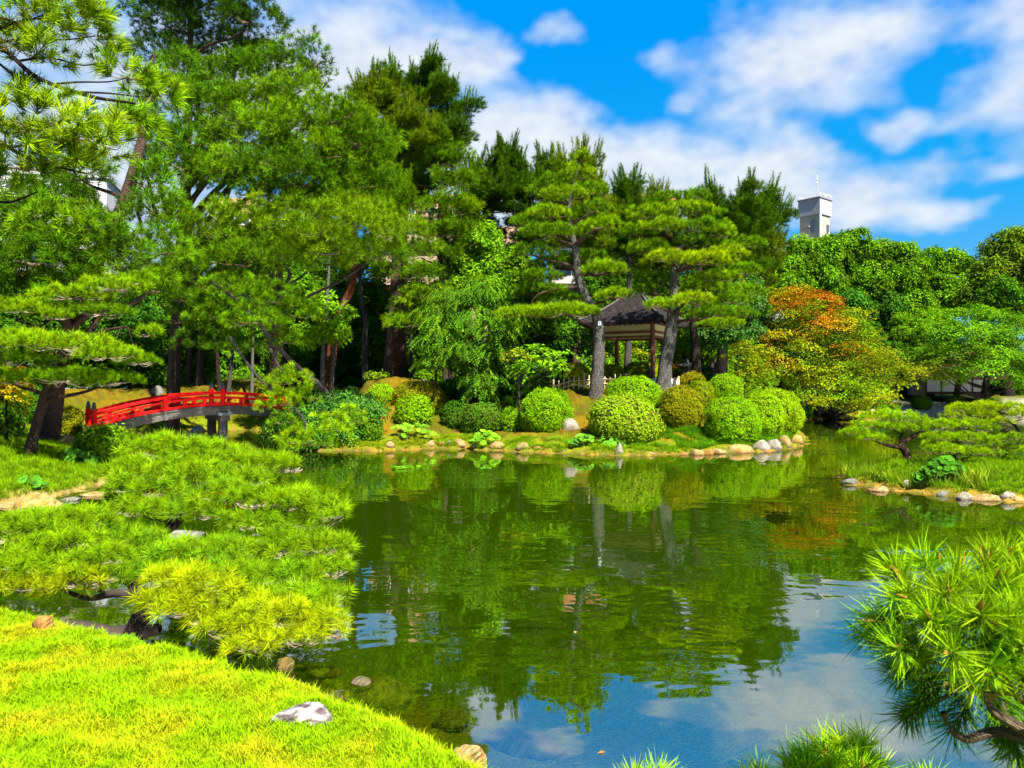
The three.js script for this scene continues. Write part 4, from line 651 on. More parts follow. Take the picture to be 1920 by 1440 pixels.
stone(1308, 853, 28, 13, 'cream', 'rounded cream stone in the edging below the shore grass', { from: 20 });
stone(1330, 853, 20, 12, 'orange', 'rounded orange-tinged stone in the edging left of the long slab', { from: 20 });
stone(1350, 851, 30, 12, 'cream', 'cream edging stone touching the left end of the long slab', { from: 20 });
stone(1389, 850, 58, 18, 'yellow', 'long smooth cream slab in the stone edging of the point', { from: 20, lean: 0 });
stone(1428, 846, 40, 26, 'pale', 'tall pale grey angular rock right of the long slab', { from: 20 });
stone(1441, 849, 14, 8, 'orange', 'small orange cobble in front of the angular rocks', { from: 20 });
stone(1454, 843, 32, 20, 'pale', 'second grey angular rock in the cluster at the point', { from: 20 });
stone(1476, 840, 30, 23, 'cream', 'cream block with stained top in the rock cluster at the point', { from: 20 });
stone(1494, 834, 24, 18, 'yellow', 'outermost yellow rock at the tip of the point', { from: 20 });
stone(1504, 832, 8, 9, 'orange', 'little orange rock at the very tip of the point', { from: 20 });
stone(1071, 806, 30, 24, 'pale', 'pale grey rock on the earth slope between two large round bushes', { dry: true, from: 20, lean: -0.3 });
stone(1511, 789, 10, 5, 'cream', 'small cream stone on the far channel shore', { from: 38 });
stone(1541, 787, 8, 4, 'cream', 'small pale stone on the back bank in front of the maple', { from: 40 });
stone(1678, 777, 18, 9, 'white', 'white block at the left end of the pebble beach', { from: 45 });
// island
stone(1596, 908, 34, 14, 'grey', 'dark grey stone off the left tip of the islet', { from: 10 });
stone(1657, 922, 42, 14, 'cream', 'flat cream stone at the front left edge of the islet', { from: 10 });
stone(1707, 912, 24, 10, 'pale', 'pale stone half sunk in the islet grass in front of the dark round leaves', { from: 10, dry: true });
stone(1776, 931, 30, 11, 'grey', 'dark wet stone at the middle of the islet edge', { from: 10 });
stone(1813, 937, 36, 17, 'pale', 'rounded grey-pink stone right of the dark wet stone on the islet', { from: 10 });
stone(1858, 940, 56, 13, 'cream', 'broad flat cream stone along the islet edge', { from: 10 });
stone(1892, 936, 32, 13, 'pale', 'pale stone near the right edge of the picture on the islet', { from: 10 });
stone(1914, 942, 26, 10, 'yellow', 'yellow stone at the right frame edge on the islet shore', { from: 10 });
// near shore
stone(74, 1184, 46, 30, 'orange', 'orange-brown angular rock in the water behind the lawn edge', { from: 5, lean: 0.2 });
stone(531, 1262, 38, 24, 'brown', 'round brown stone rising from the shallow water under the pine', { under: 0.0001, rise: 0.25 });
stone(672, 1286, 52, 14, 'slab', 'flat grey stone barely breaking the shallow water', { under: 0.0001, rise: -0.62, deep: 1 });
stone(690, 1330, 130, 44, 'brown', 'large olive-brown boulder under the shallow water', { under: -0.16, rise: -0.15, deep: 1 });
stone(600, 1268, 70, 20, 'brown', 'olive boulder under water beside the round brown stone', { under: -0.12, rise: -0.15 });
stone(838, 1362, 70, 26, 'brown', 'submerged brown boulder close to the lawn corner', { under: -0.12, rise: -0.2 });
stone(985, 1425, 150, 50, 'slab', 'broad pale boulder under the shallow water off the lawn corner', { under: -0.20, rise: -0.35, deep: 0.9 });
stone(875, 1446, 74, 46, 'cream', 'cream boulder at the bottom tip of the lawn', { from: 2.2, dry: true });
stone(330, 1008, 92, 14, 'white', 'flat white rock low in the water behind the foreground pine', { under: 0.0001, lean: 0 });
stone(245, 1000, 60, 12, 'white', 'smaller white rock behind the pine left of the flat one', { under: 0.0001, lean: 0 });
stone(495, 1010, 60, 9, 'white', 'thin white ledge of rock in the water behind the pine on the right', { under: 0.0001 });
// ---------------------------------------------------------------- clipped shrubs: box = centre px, base py, half width px, height px
const P = PAL;
clipped({ box: [1025, 812, 46, 82], col: P.trim, col2: P.trimLime, share: 0.5, label: 'large bright green dome bush left of the bare earth patch' });
clipped({ box: [1172, 832, 62, 88], col: P.trimLime, col2: [0.20, 0.22, 0.02], share: 0.6, lean: 0.28, gap: 0.18, geo: G.trimLeafy, fuzz: 0.09, dens: 62, label: 'large loose yellow-green bush sloping down to the right near the water' });
clipped({ box: [1187, 784, 50, 77], col: P.trim, col2: P.trimLime, share: 0.6, label: 'bright green dome bush directly behind the large loose bush' });
clipped({ box: [1277, 806, 41, 81], col: P.trimOlive, col2: P.trimBrown, share: 0.45, square: 2.05, label: 'round olive-brown ball bush in front of the lichen-covered pine' });
clipped({ box: [1309, 764, 27, 52], col: P.trimOlive, col2: P.trim, share: 0.4, label: 'olive bush touching the upper right of the brown ball bush' });
clipped({ box: [1297, 742, 23, 43], col: P.trimBrown, col2: P.trimOlive, share: 0.5, label: 'rusty brown round bush at the end of the fence' });
clipped({ box: [1360, 760, 31, 58], col: P.trim, col2: P.trimLime, share: 0.5, label: 'bright green dome bush above the two lowest bushes on the point' });
clipped({ box: [1388, 748, 24, 46], col: P.trim, col2: P.trimLime, share: 0.3, label: 'bright bush half hidden behind the dome, beside the small yellow maple' });
clipped({ box: [1316, 718, 17, 25], col: P.trimOlive, col2: P.trimBrown, share: 0.3, label: 'small olive bush at the foot of the bent dark trunk' });
clipped({ box: [1342, 716, 16, 21], col: P.trimOlive, label: 'small olive bush on the crest in front of the visitor' });
clipped({ box: [1373, 832, 48, 85], col: P.trim, col2: P.trimLime, share: 0.45, gap: 0.1, label: 'big bright green bush right above the long cream slab' });
clipped({ box: [1431, 818, 34, 79], col: P.trimLime, col2: P.trim, share: 0.3, label: 'tall lime bush overlapping the big bright bush on the right' });
clipped({ box: [1458, 812, 43, 82], col: P.trimLime, col2: [0.18, 0.2, 0.004], share: 0.4, label: 'long lime bush sloping down to the tip of the point', lean: 0.3 });
clipped({ box: [1503, 784, 17, 28], col: [0.04, 0.13, 0.006], geo: G.trimLeafy, dens: 60, label: 'small deep green bush at the back edge of the point' });
clipped({ box: [776, 800, 32, 56], col: P.trim, col2: P.trimLime, share: 0.6, gap: 0.1, geo: G.trimLeafy, dens: 60, label: 'bright rounded azalea standing above the lower round leaves' });
clipped({ box: [785, 774, 47, 58], col: P.trimOlive, col2: P.trimBrown, share: 0.7, label: 'wide brown-green dome bush below the moss hill' });
clipped({ box: [717, 762, 27, 39], col: P.trimLime, col2: P.trim, share: 0.4, label: 'yellow-green mound left of the wide brown-green dome' });
clipped({ box: [706, 764, 12, 24], col: P.trimBrown, label: 'small brown mound in front of the yellow-green mound' });
clipped({ box: [853, 805, 19, 50], col: P.trimDark, col2: P.leaf, share: 0.3, geo: G.trimLeafy, dens: 60, gap: 0.1, label: 'dark green shrub on the bare earth slope' });
clipped({ box: [908, 814, 40, 56], col: P.leaf, col2: [0.10, 0.11, 0.02], share: 0.35, geo: G.trimLeafy, dens: 60, gap: 0.15, label: 'wide mid-green shrub above the round leaves at the water' });
clipped({ box: [960, 810, 17, 45], col: P.trim, label: 'small light green upright bush left of the large bright dome' });
clipped({ box: [879, 762, 18, 38], col: [0.035, 0.10, 0.015], geo: G.trimLeafy, dens: 60, label: 'bluish green shrub in the shade under the hanging leaves' });
clipped({ box: [841, 744, 25, 32], col: P.leafDark, label: 'very dark rounded bush right of the wide brown-green dome' });
clipped({ box: [986, 750, 42, 58], col: P.leafDark, label: 'broad dark bush in deep shade under the small maple' });
clipped({ box: [957, 770, 15, 27], col: P.trimDark, label: 'little dark bush behind the slender maple trunk' });
clipped({ box: [1077, 716, 27, 34], col: P.trimOlive, from: 32.5, label: 'olive bush behind the fence at the left pavilion post', group: 'bushes behind the fence' });
clipped({ box: [1146, 715, 20, 31], col: P.trimOlive, col2: P.trim, share: 0.3, from: 32.5, label: 'small olive bush behind the fence in the middle of the pavilion', group: 'bushes behind the fence' });
clipped({ box: [1203, 714, 34, 34], col: P.trimOlive, col2: P.trimLime, share: 0.4, from: 32.3, label: 'yellow-olive bush behind the fence at the right pavilion post', group: 'bushes behind the fence' });
clipped({ box: [693, 828, 20, 48], col: P.leaf, col2: P.trim, share: 0.5, geo: G.trimLeafy, dens: 60, label: 'leafy green bush at the water right of the overhanging pine boughs' });
clipped({ box: [118, 824, 34, 64], col: P.trimOlive, col2: P.trimBrown, share: 0.4, from: 14, label: 'brown-green dome bush on the left bank behind the leaning pine' });
clipped({ box: [14, 822, 30, 64], col: P.leaf, col2: P.trim, share: 0.5, geo: G.trimLeafy, dens: 50, gap: 0.15, fuzz: 0.12, from: 14, label: 'leafy bush at the left frame edge on the grassy bank' });
clipped({ box: [196, 874, 46, 74], col: P.leaf, col2: P.trimLime, share: 0.5, geo: G.trimLeafy, dens: 50, gap: 0.15, fuzz: 0.14, from: 13, label: 'loose bright green bush in front of the left bridge end' });
clipped({ box: [60, 796, 40, 70], col: P.leafDark, col2: P.leaf, share: 0.4, geo: G.trimLeafy, dens: 50, gap: 0.15, fuzz: 0.12, from: 19, label: 'dark bush behind the leaning pine trunk on the left bank' });
clipped({ box: [1727, 767, 17, 25], col: P.leafDark, from: 50, label: 'dark round bush above the pebble beach, leftmost of three', group: 'dark round bushes by the hut' });
clipped({ box: [1793, 767, 17, 25], col: P.trimDark, from: 50, label: 'dark round bush below the hut posts, middle of three', group: 'dark round bushes by the hut' });
clipped({ box: [1853, 766, 13, 20], col: P.trimDark, from: 50, label: 'dark round bush under the broad spreading tree, rightmost of three', group: 'dark round bushes by the hut' });
clipped({ box: [1655, 774, 9, 14], col: P.trim, from: 45, label: 'tiny green ball bush by the white block at the beach' });
clipped({ box: [1677, 771, 9, 12], col: P.leaf, from: 45, label: 'tiny darker ball bush just right of the green ball bush at the beach' });
clipped({ box: [1606, 770, 24, 26], col: P.trim, col2: P.trimLime, share: 0.4, geo: G.trimLeafy, dens: 40, size: 1.4, from: 42, label: 'bright spreading shrub on the back bank below the maple' });
clipped({ box: [1640, 768, 22, 34], col: P.leafBlue, geo: G.trimLeafy, dens: 40, size: 1.4, gap: 0.15, fuzz: 0.15, from: 42, label: 'blue-green loose shrub between the maple and the beach' });
clipped({ box: [1500, 752, 34, 30], col: P.leaf, geo: G.trimLeafy, dens: 40, size: 1.4, gap: 0.15, fuzz: 0.15, from: 38, label: 'green shrub under the left edge of the orange maple' });
clipped({ box: [1555, 772, 30, 28], col: P.leafDark, geo: G.trimLeafy, dens: 40, size: 1.4, gap: 0.15, fuzz: 0.15, from: 42, label: 'dark low shrub on the back bank shore' });
clipped({ box: [1420, 735, 24, 32], col: P.leaf, col2: P.mapleYellow, share: 0.2, geo: G.trimLeafy, dens: 50, gap: 0.15, fuzz: 0.12, from: 33, label: 'leafy shrub under the small yellow maple' });
clipped({ box: [672, 714, 24, 24], col: P.leafBright, geo: G.trimLeafy, dens: 30, gap: 0.3, fuzz: 0.2, from: 29, label: 'light green open azalea on the moss hillside' });
clipped({ box: [706, 712, 20, 14], col: P.trimLime, geo: G.trimLeafy, dens: 30, gap: 0.3, fuzz: 0.15, from: 29, label: 'low yellow-green sprig beside the open azalea' });
clipped({ box: [726, 696, 17, 42], col: P.leaf, col2: P.trimLime, share: 0.5, geo: G.trimLeafy, dens: 60, gap: 0.15, fuzz: 0.15, from: 29, label: 'upright glossy shrub on top of the moss hill by the thick trunk' });
clipped({ box: [806, 714, 26, 20], col: P.trim, geo: G.trimLeafy, dens: 40, gap: 0.2, fuzz: 0.15, from: 30, label: 'light shrub on the right shoulder of the moss hill' });
clipped({ box: [786, 696, 24, 20], col: P.leafBright, geo: G.trimLeafy, dens: 40, gap: 0.2, fuzz: 0.15, from: 31, label: 'pale green shrub behind the right shoulder of the moss hill' });
clipped({ box: [872, 716, 30, 20], col: P.trimLime, geo: G.trimLeafy, dens: 40, gap: 0.2, fuzz: 0.15, from: 33, label: 'sunlit yellow-green shrub glimpsed behind the tree trunks' });
clipped({ box: [905, 770, 22, 30], col: P.leaf, col2: P.trim, share: 0.3, label: 'small green dome on the slope above the wide mid-green shrub' });
clipped({ box: [935, 752, 18, 24], col: P.trimDark, from: 27, label: 'small dark dome higher up the slope left of the fence end' });
clipped({ box: [830, 782, 16, 24], col: P.leaf, geo: G.trimLeafy, dens: 60, label: 'little leafy shrub on the bare slope beside the azalea' });
clipped({ box: [1250, 800, 20, 22], col: P.leaf, geo: G.trimLeafy, dens: 50, gap: 0.15, label: 'low leafy plant between the loose bush and the brown ball bush' });
clipped({ box: [1335, 748, 20, 30], col: P.trimOlive, col2: P.trim, share: 0.4, label: 'olive dome tucked between the brown bush and the bright dome' });
clipped({ box: [1405, 762, 22, 42], col: P.trim, col2: P.trimLime, share: 0.4, label: 'bright dome just above the tall lime bush' });
// leafy plants
leafPlant({ seed: 1, px: 775, py: 826, hw: 46, h: 26, n: 46, leaf: 0.095, col: [0.10, 0.26, 0.006], label: 'bright round-leaved plants in front of the azalea by the water' });
leafPlant({ seed: 2, px: 908, py: 837, hw: 27, h: 28, n: 34, leaf: 0.10, col: [0.11, 0.28, 0.006], label: 'bright round-leaved clump at the water below the wide mid-green shrub' });
leafPlant({ seed: 3, px: 1091, py: 838, hw: 22, h: 20, n: 24, leaf: 0.11, col: [0.07, 0.20, 0.010], label: 'round-leaved clump alone on the shore grass below the pale grey rock' });
leafPlant({ seed: 4, px: 1150, py: 836, hw: 26, h: 12, n: 18, leaf: 0.10, col: [0.06, 0.18, 0.010], label: 'low round leaves under the front of the large loose bush' });
leafPlant({ seed: 5, px: 1764, py: 904, hw: 46, h: 40, n: 120, leaf: 0.068, col: [0.032, 0.115, 0.003], from: 10, label: 'dark round-leaved clump on the islet under the pines' });
leafPlant({ seed: 6, px: 150, py: 872, hw: 40, h: 26, n: 26, leaf: 0.11, col: [0.10, 0.26, 0.012], from: 12, label: 'bright round leaves at the foot of the loose bush on the left bank' });
leafPlant({ seed: 7, px: 58, py: 912, hw: 28, h: 12, n: 16, leaf: 0.08, col: [0.05, 0.16, 0.008], from: 12, label: 'small leafy weeds on the left bank above the yellow boulder' });
leafPlant({ seed: 8, px: 1040, py: 718, hw: 22, h: 16, n: 18, leaf: 0.12, col: [0.07, 0.20, 0.010], from: 28, label: 'round leaves at the foot of the left pavilion pine' });
leafPlant({ seed: 9, px: 245, py: 1210, hw: 30, h: 16, n: 20, leaf: 0.022, col: [0.11, 0.26, 0.004], from: 3, label: 'small round-leaved weeds at the lawn edge by the pine root' });
// ---------------------------------------------------------------- grass
{
  const r = rngOf(71), sc = new Scatter(); let n = 0;
  for (let i = 0; i < 220000 && n < 110000; i++) {
    const d = 2.3 + 4.6 * Math.pow(r(), 1.15), x = -5.2 + 6.2 * r(); if (Math.abs(x) > 0.75 * d + 0.15) continue; const s = shore(x, d); if (s < 0.10 || (s < 0.35 && r() < 0.3)) continue; n++;
    const dry = clamp(0.22 + 1.2 * fbm2(x * 1.7 + 9, d * 1.7, 3) + (r() - 0.5) * 0.5, 0, 1), edge = 1 + 0.8 * (1 - ss(0.15, 0.7, s)) * r(); const c = C(lerp(0.185, 0.34, dry), lerp(0.325, 0.33, dry), lerp(0.0015, 0.006, dry)); c.multiplyScalar(0.75 + 0.5 * r());
    sc.add(V(x, hgt(x, d) - 0.006, -d), V((r() - 0.5) * 0.5, 1, (r() - 0.5) * 0.5).normalize(), (0.36 + 0.42 * r()) * edge * (0.75 + 0.5 * ss(-0.3, 0.4, fbm2(x * 2.5, d * 2.5, 2))), c);
  }
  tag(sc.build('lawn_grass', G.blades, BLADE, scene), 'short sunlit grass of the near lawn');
}
{
  const r = rngOf(72), sc = new Scatter();
  const patch = (n, x0, x1, d0, d1, s0, s1, col, col2, scale, keep = -0.2) => { for (let i = 0; i < n; i++) { const x = lerp(x0, x1, r()), d = lerp(d0, d1, r()), s = shore(x, d); if (s < s0 || s > s1 || Math.abs(x) > 0.72 * d + 1) continue; if (n2(x * 0.9 + 4, d * 0.9) < keep) continue; sc.add(V(x, hgt(x, d) - 0.01, -d), V((r() - 0.5) * 0.4, 1, (r() - 0.5) * 0.4).normalize(), scale * (0.6 + 0.7 * r()), vary(col, r, 0.3, col2, 0.5)); } };
  const A = [0.11, 0.26, 0.002], B = [0.20, 0.31, 0.002];
  patch(26000, -3, 13, 24, 31, 0.12, 1.5, A, B, 0.55, -0.25); patch(9000, 4, 12, 25, 30, 0.4, 2.6, [0.05, 0.19, 0.004], A, 0.8, -0.3);
  patch(9000, -8, -2, 25.5, 30, 0.12, 1.2, [0.17, 0.19, 0.003], B, 0.4, -0.5);
  patch(30000, -19, -9, 13.5, 25, 0.16, 9, A, B, 0.55, -0.7);
  patch(14000, 7.4, 17, 13.5, 20, 0.28, 3, A, [0.15, 0.26, 0.003], 0.55, -0.8);
  patch(500, 7.4, 13, 14.5, 19, 0.2, 1.2, [0.20, 0.24, 0.02], B, 1.3, 0.2);
  patch(9000, -20, -9, 31, 42, 0.3, 4, [0.06, 0.11, 0.004], [0.13, 0.12, 0.006], 0.6, -0.1);
  tag(sc.build('bank_grass', G.grassTuft, BLADE, scene), 'grass along the far banks and the islet');
}
// ---------------------------------------------------------------- trees on the far bank
const padFar = { geo: G.spray, size: 0.42, dens: 2.8, lump: 0.7, gap: -0.6, col: P.pine, col2: P.pineBright, share: 0.45, splay: 0.9, under: 0.25 };
const padMid = { geo: G.tuftMid, size: 0.155, dens: 2.2, lump: 0.35, gap: -0.65, col: P.pine, col2: P.pineBright, share: 0.45, splay: 0.9, under: 0.25 };
const br = { col: P.pineBright, col2: P.pineYellow, share: 0.22 }, yl = { col: P.pineYellow, col2: P.pineBright, share: 0.3 }, lt = { col: [0.064, 0.155, 0.002], col2: [0.12, 0.22, 0.002], share: 0.45 }, dk = { col: P.pineDark, col2: P.pine, share: 0.15 };
padPine({ seed: 101, name: 'garden_pine', label: 'layered garden pine with a curved trunk left of the pavilion, small tag on its bark', bark: BARK.lichen, branchBark: BARK.brown, twigs: 4, leaf: padMid,
  trunk: [[1116, 742, 30.2, 13], [1121, 690, 30.2, 11.5], [1122, 620, 30.2, 11], [1117, 588, 30.2, 9.5], [1092, 545, 30.2, 8.5], [1082, 505, 30.2, 7.5], [1080, 470, 30.2, 7], [1072, 440, 30.2, 6], [1066, 400, 30.4, 4], [1075, 350, 30.5, 2.5], [1088, 300, 30.6, 1.2]],
  extra: [[[1076, 462, 30.2, 6], [1095, 445, 30, 5], [1115, 432, 29.6, 3]], [[1080, 538, 30.2, 4.5], [1040, 542, 29.8, 3.5], [1008, 552, 29.4, 2]], [[1090, 512, 30.2, 4], [1120, 515, 29.8, 3], [1148, 510, 29.5, 2]]],
  pads: [[1060, 586, 70, 7.9, 29.4, br], [985, 590, 50, 7.2, 29.2, br], [1150, 556, 36, 7.2, 29.6, br], [1052, 562, 43, 7.2, 30.6], [1020, 548, 54, 8.6, 30.4], [1005, 520, 50, 9.4, 30.2], [1135, 508, 43, 10.1, 29.6, br], [1040, 500, 54, 10.8, 31], [1090, 488, 54, 10.1, 31.2], [1000, 476, 40, 10.8, 30], [1035, 440, 54, 11.5, 29.8], [1130, 425, 36, 10.1, 29.4, br], [1080, 410, 45, 10.8, 31], [1030, 405, 40, 11.5, 29.8, br], [990, 420, 31, 11.5, 30.5], [1115, 395, 31, 11.5, 30], [1060, 370, 45, 12.2, 30.2, br], [1105, 360, 32, 11.5, 30.5], [1040, 345, 31, 13.0, 30.8], [1085, 330, 31, 13.0, 30.6, br], [1090, 300, 16, 14.4, 30.6, br], [1012, 365, 27, 14.4, 31]] });
{ const t = thing('tree_tag', at(1124.5, 606, 29.82), 'small pale tag fixed to the bark of the pavilion pine', 'tag'); part('plate', new THREE.BoxGeometry(0.11, 0.15, 0.015), std({ color: C(0.5, 0.55, 0.58), roughness: 0.5 }), t); part('print', new THREE.BoxGeometry(0.06, 0.07, 0.006).translate(0, 0.01, 0.011), std({ color: C(0.08, 0.13, 0.2), roughness: 0.6 }), t); }
padPine({ seed: 102, name: 'garden_pine', label: 'layered garden pine with a thick lichen-grey trunk in front of the pavilion corner', bark: BARK.lichen, branchBark: BARK.brown, twigs: 4, leaf: padMid,
  trunk: [[1240, 741, 29.6, 16], [1246, 700, 29.6, 13], [1255, 640, 29.6, 12], [1262, 590, 29.6, 11], [1264, 545, 29.6, 8.5], [1264, 510, 29.7, 7.5], [1270, 470, 29.8, 7], [1266, 440, 29.8, 4.5], [1262, 405, 30, 3], [1275, 370, 30, 1.5]],
  extra: [[[1264, 455, 29.8, 6], [1246, 440, 29.7, 4], [1228, 420, 29.6, 2.5]], [[1270, 460, 29.8, 5], [1285, 440, 29.7, 3.5], [1292, 415, 29.7, 2]], [[1262, 510, 29.7, 5], [1295, 500, 29.3, 4], [1330, 486, 29, 2.5]], [[1262, 600, 29.6, 6], [1275, 575, 29.2, 4], [1295, 560, 28.8, 2.5]]],
  pads: [[1295, 566, 38, 9.4, 28.7, yl], [1240, 574, 32, 7.2, 28.8, br], [1335, 590, 45, 8.6, 28.9], [1370, 566, 43, 9.4, 29.2], [1330, 545, 54, 9.4, 29.6, br], [1215, 548, 31, 8.6, 30.2], [1345, 525, 45, 10.1, 29.4, br], [1225, 525, 36, 8.6, 30.3], [1315, 492, 63, 10.1, 29.0, yl], [1255, 486, 41, 8.6, 28.8, yl], [1365, 478, 38, 9.4, 29.2, yl], [1215, 470, 41, 9.4, 29.6, br], [1300, 462, 50, 10.1, 29.8], [1200, 440, 40, 10.8, 29.8], [1245, 428, 41, 10.1, 29.0, br], [1310, 430, 47, 10.8, 29.4], [1345, 440, 31, 10.1, 29.2, br], [1225, 405, 43, 10.8, 29.6, br], [1290, 398, 45, 11.5, 29.6, br], [1330, 405, 31, 10.1, 29.8], [1260, 380, 41, 11.5, 30], [1300, 372, 31, 10.1, 30]] });
padPine({ seed: 103, name: 'garden_pine', label: 'pine with a dark bent trunk right of the pavilion roof', bark: BARK.dark, twigs: 3, leaf: padMid,
  trunk: [[1306, 704, 36, 9], [1304, 650, 36, 8], [1300, 612, 36, 7], [1306, 560, 36, 6], [1312, 500, 36, 5], [1320, 440, 36, 3], [1335, 395, 36, 1.5]], extra: [[[1300, 610, 36, 3], [1322, 612, 35.5, 2.2], [1345, 611, 35.2, 1]]],
  pads: [[1350, 610, 45, 8.6, 35.4, br], [1385, 590, 36, 8.6, 35.8], [1395, 550, 41, 10.1, 36.4], [1330, 530, 45, 10.8, 36.5], [1390, 510, 40, 11.5, 36.8], [1350, 470, 45, 13.0, 37], [1400, 460, 32, 11.5, 37]] });
wildPine({ seed: 111, label: 'dark shaggy pine with a bristling flat-topped crown right of the layered pines', trunk: [[1352, 700, 44, 9], [1362, 560, 44, 7], [1375, 450, 44, 5], [1385, 425, 44, 2]], from: 0.42, n: 66, R: 80, lift: [-0.05, 0.7], profile: (f) => 0.75 + 0.25 * Math.sin(f * 3), col: P.pineDark, col2: P.pine, share: 0.5, size: 1.15, shoots: 15, bark: BARK.brown });
wildPine({ seed: 112, label: 'dark pine leaning right behind the shaggy pine, above the camphor tree', trunk: [[1395, 690, 50, 7], [1405, 560, 50, 5], [1420, 470, 50, 3], [1440, 448, 50, 1.5]], from: 0.4, n: 40, R: 56, lift: [-0.1, 0.4], col: P.pineDark, col2: P.pineOlive, share: 0.4, size: 1.2, shoots: 14 });
wildPine({ seed: 113, label: 'spiky dark pine between the two layered pavilion pines', trunk: [[1175, 700, 42, 6], [1180, 560, 42, 5], [1178, 440, 42, 4], [1180, 353, 42, 1.5]], from: 0.5, n: 44, R: 62, lift: [0.0, 1.0], col: P.pineDark, col2: P.pine, share: 0.5, size: 1.05, shoots: 14, bark: BARK.grey });
wildPine({ seed: 114, label: 'spiky pine top right of the pointed dark pine, before the orange roof edge', trunk: [[1222, 700, 45, 6], [1228, 520, 45, 5], [1232, 368, 45, 1.5]], from: 0.5, n: 36, R: 52, lift: [0.0, 1.0], col: P.pineDark, col2: P.pineOlive, share: 0.5, size: 1.05, shoots: 13 });
wildPine({ seed: 115, label: 'tall pointed pine behind the curved garden pine', trunk: [[1078, 700, 40, 7], [1085, 520, 40, 6], [1088, 400, 40, 4], [1092, 314, 40, 1.5]], from: 0.45, n: 54, R: 78, lift: [0.0, 1.0], col: P.pine, col2: P.pineOlive, share: 0.5, size: 1.05, shoots: 14 });
wildPine({ seed: 116, label: 'dark blue-green pine with several upright tips left of the pointed pine', trunk: [[1012, 700, 46, 7], [1015, 520, 46, 5], [1018, 400, 46, 4], [1022, 326, 46, 1.5]], from: 0.45, n: 50, R: 66, lift: [0.05, 1.1], col: P.pineDark, col2: P.pine, share: 0.5, size: 1.1, shoots: 14 });
wildPine({ seed: 117, label: 'dark-crowned pine with a slanting upper trunk left of the pointed pines', trunk: [[900, 690, 44, 8], [905, 520, 44, 6], [920, 400, 44, 5], [948, 340, 44, 3], [952, 303, 44, 1.5]], from: 0.5, n: 50, R: 62, lift: [-0.05, 0.9], col: P.pineDark, col2: P.pine, share: 0.35, size: 1.05, shoots: 14, bark: BARK.grey });
wildPine({ seed: 118, label: 'dense dark pine beside the slanting-trunked pine', trunk: [[872, 690, 47, 7], [880, 480, 47, 5], [898, 313, 47, 1.5]], from: 0.5, n: 42, R: 52, lift: [-0.05, 0.7], col: P.pineDark, col2: P.pine, share: 0.3, size: 1.05, shoots: 14 });
padPine({ seed: 104, name: 'garden_pine', label: 'slim tiered pine with a straight dark trunk in the middle of the far bank', bark: BARK.dark, twigs: 3, leaf: padFar,
  trunk: [[842, 700, 35, 7.5], [836, 600, 35, 6.5], [828, 520, 35, 5.5], [823, 450, 35, 5], [826, 380, 35, 4], [827, 313, 35, 1.5]],
  pads: [[820, 305, 36, 13, 35, dk], [850, 300, 34, 12, 35.2], [860, 345, 40, 12, 34.6], [795, 345, 34, 12, 35.4, dk], [845, 390, 52, 12, 34.5], [870, 400, 30, 10, 34.3, br], [800, 395, 40, 11, 35.4], [850, 440, 50, 12, 34.4], [800, 430, 36, 11, 35], [790, 480, 60, 12, 34.2], [775, 520, 50, 11, 34], [800, 560, 50, 11, 34, br], [770, 610, 44, 9, 33.8, br], [790, 580, 44, 10, 34.4]] });
wildPine({ seed: 119, label: 'tall twin-stemmed pine towering over the far bank, left stem', trunk: [[733, 662, 36, 14], [742, 560, 36, 12], [746, 440, 36, 9], [750, 360, 36, 7], [716, 270, 36, 4], [700, 184, 36, 1.5]], from: 0.66, n: 46, R: 100, lift: [-0.05, 0.55], profile: (f) => (0.9 + 0.3 * Math.sin(f * 5)) * Math.sqrt(1.02 - f * f * 0.75), col: P.pine, col2: P.pineOlive, share: 0.5, size: 0.95, shoots: 17, bark: BARK.pink, branchBark: BARK.brown });
wildPine({ seed: 120, label: 'tall twin-stemmed pine towering over the far bank, right stem with long reaching boughs', trunk: [[750, 662, 39, 9], [756, 500, 39, 8], [758, 410, 39, 7], [765, 330, 39, 6], [768, 220, 39, 4.5], [764, 169, 39, 1.5]], from: 0.52, n: 58, R: 128, lift: [-0.02, 0.6], lopsided: [0.15, 0.55], profile: (f) => 0.95 * Math.sqrt(1.03 - f * f), col: P.pineDark, col2: P.pine, share: 0.45, size: 1.0, shoots: 16, bark: BARK.pink, branchBark: BARK.brown });
wildPine({ seed: 121, label: 'red-barked pine with a bent trunk rising from the moss hill', trunk: [[612, 702, 33, 10], [625, 635, 33, 9], [636, 590, 33, 8.5], [656, 545, 33, 8], [664, 500, 33, 7], [660, 430, 33, 6], [655, 385, 33, 5], [672, 320, 33, 4], [680, 274, 33, 1.5]], from: 0.66, n: 46, R: 105, lift: [0.0, 0.5], profile: (f) => 0.9 * Math.sqrt(1.03 - f * f * 0.7), col: P.pine, col2: P.pineBright, share: 0.6, size: 0.95, shoots: 17, bark: BARK.red });

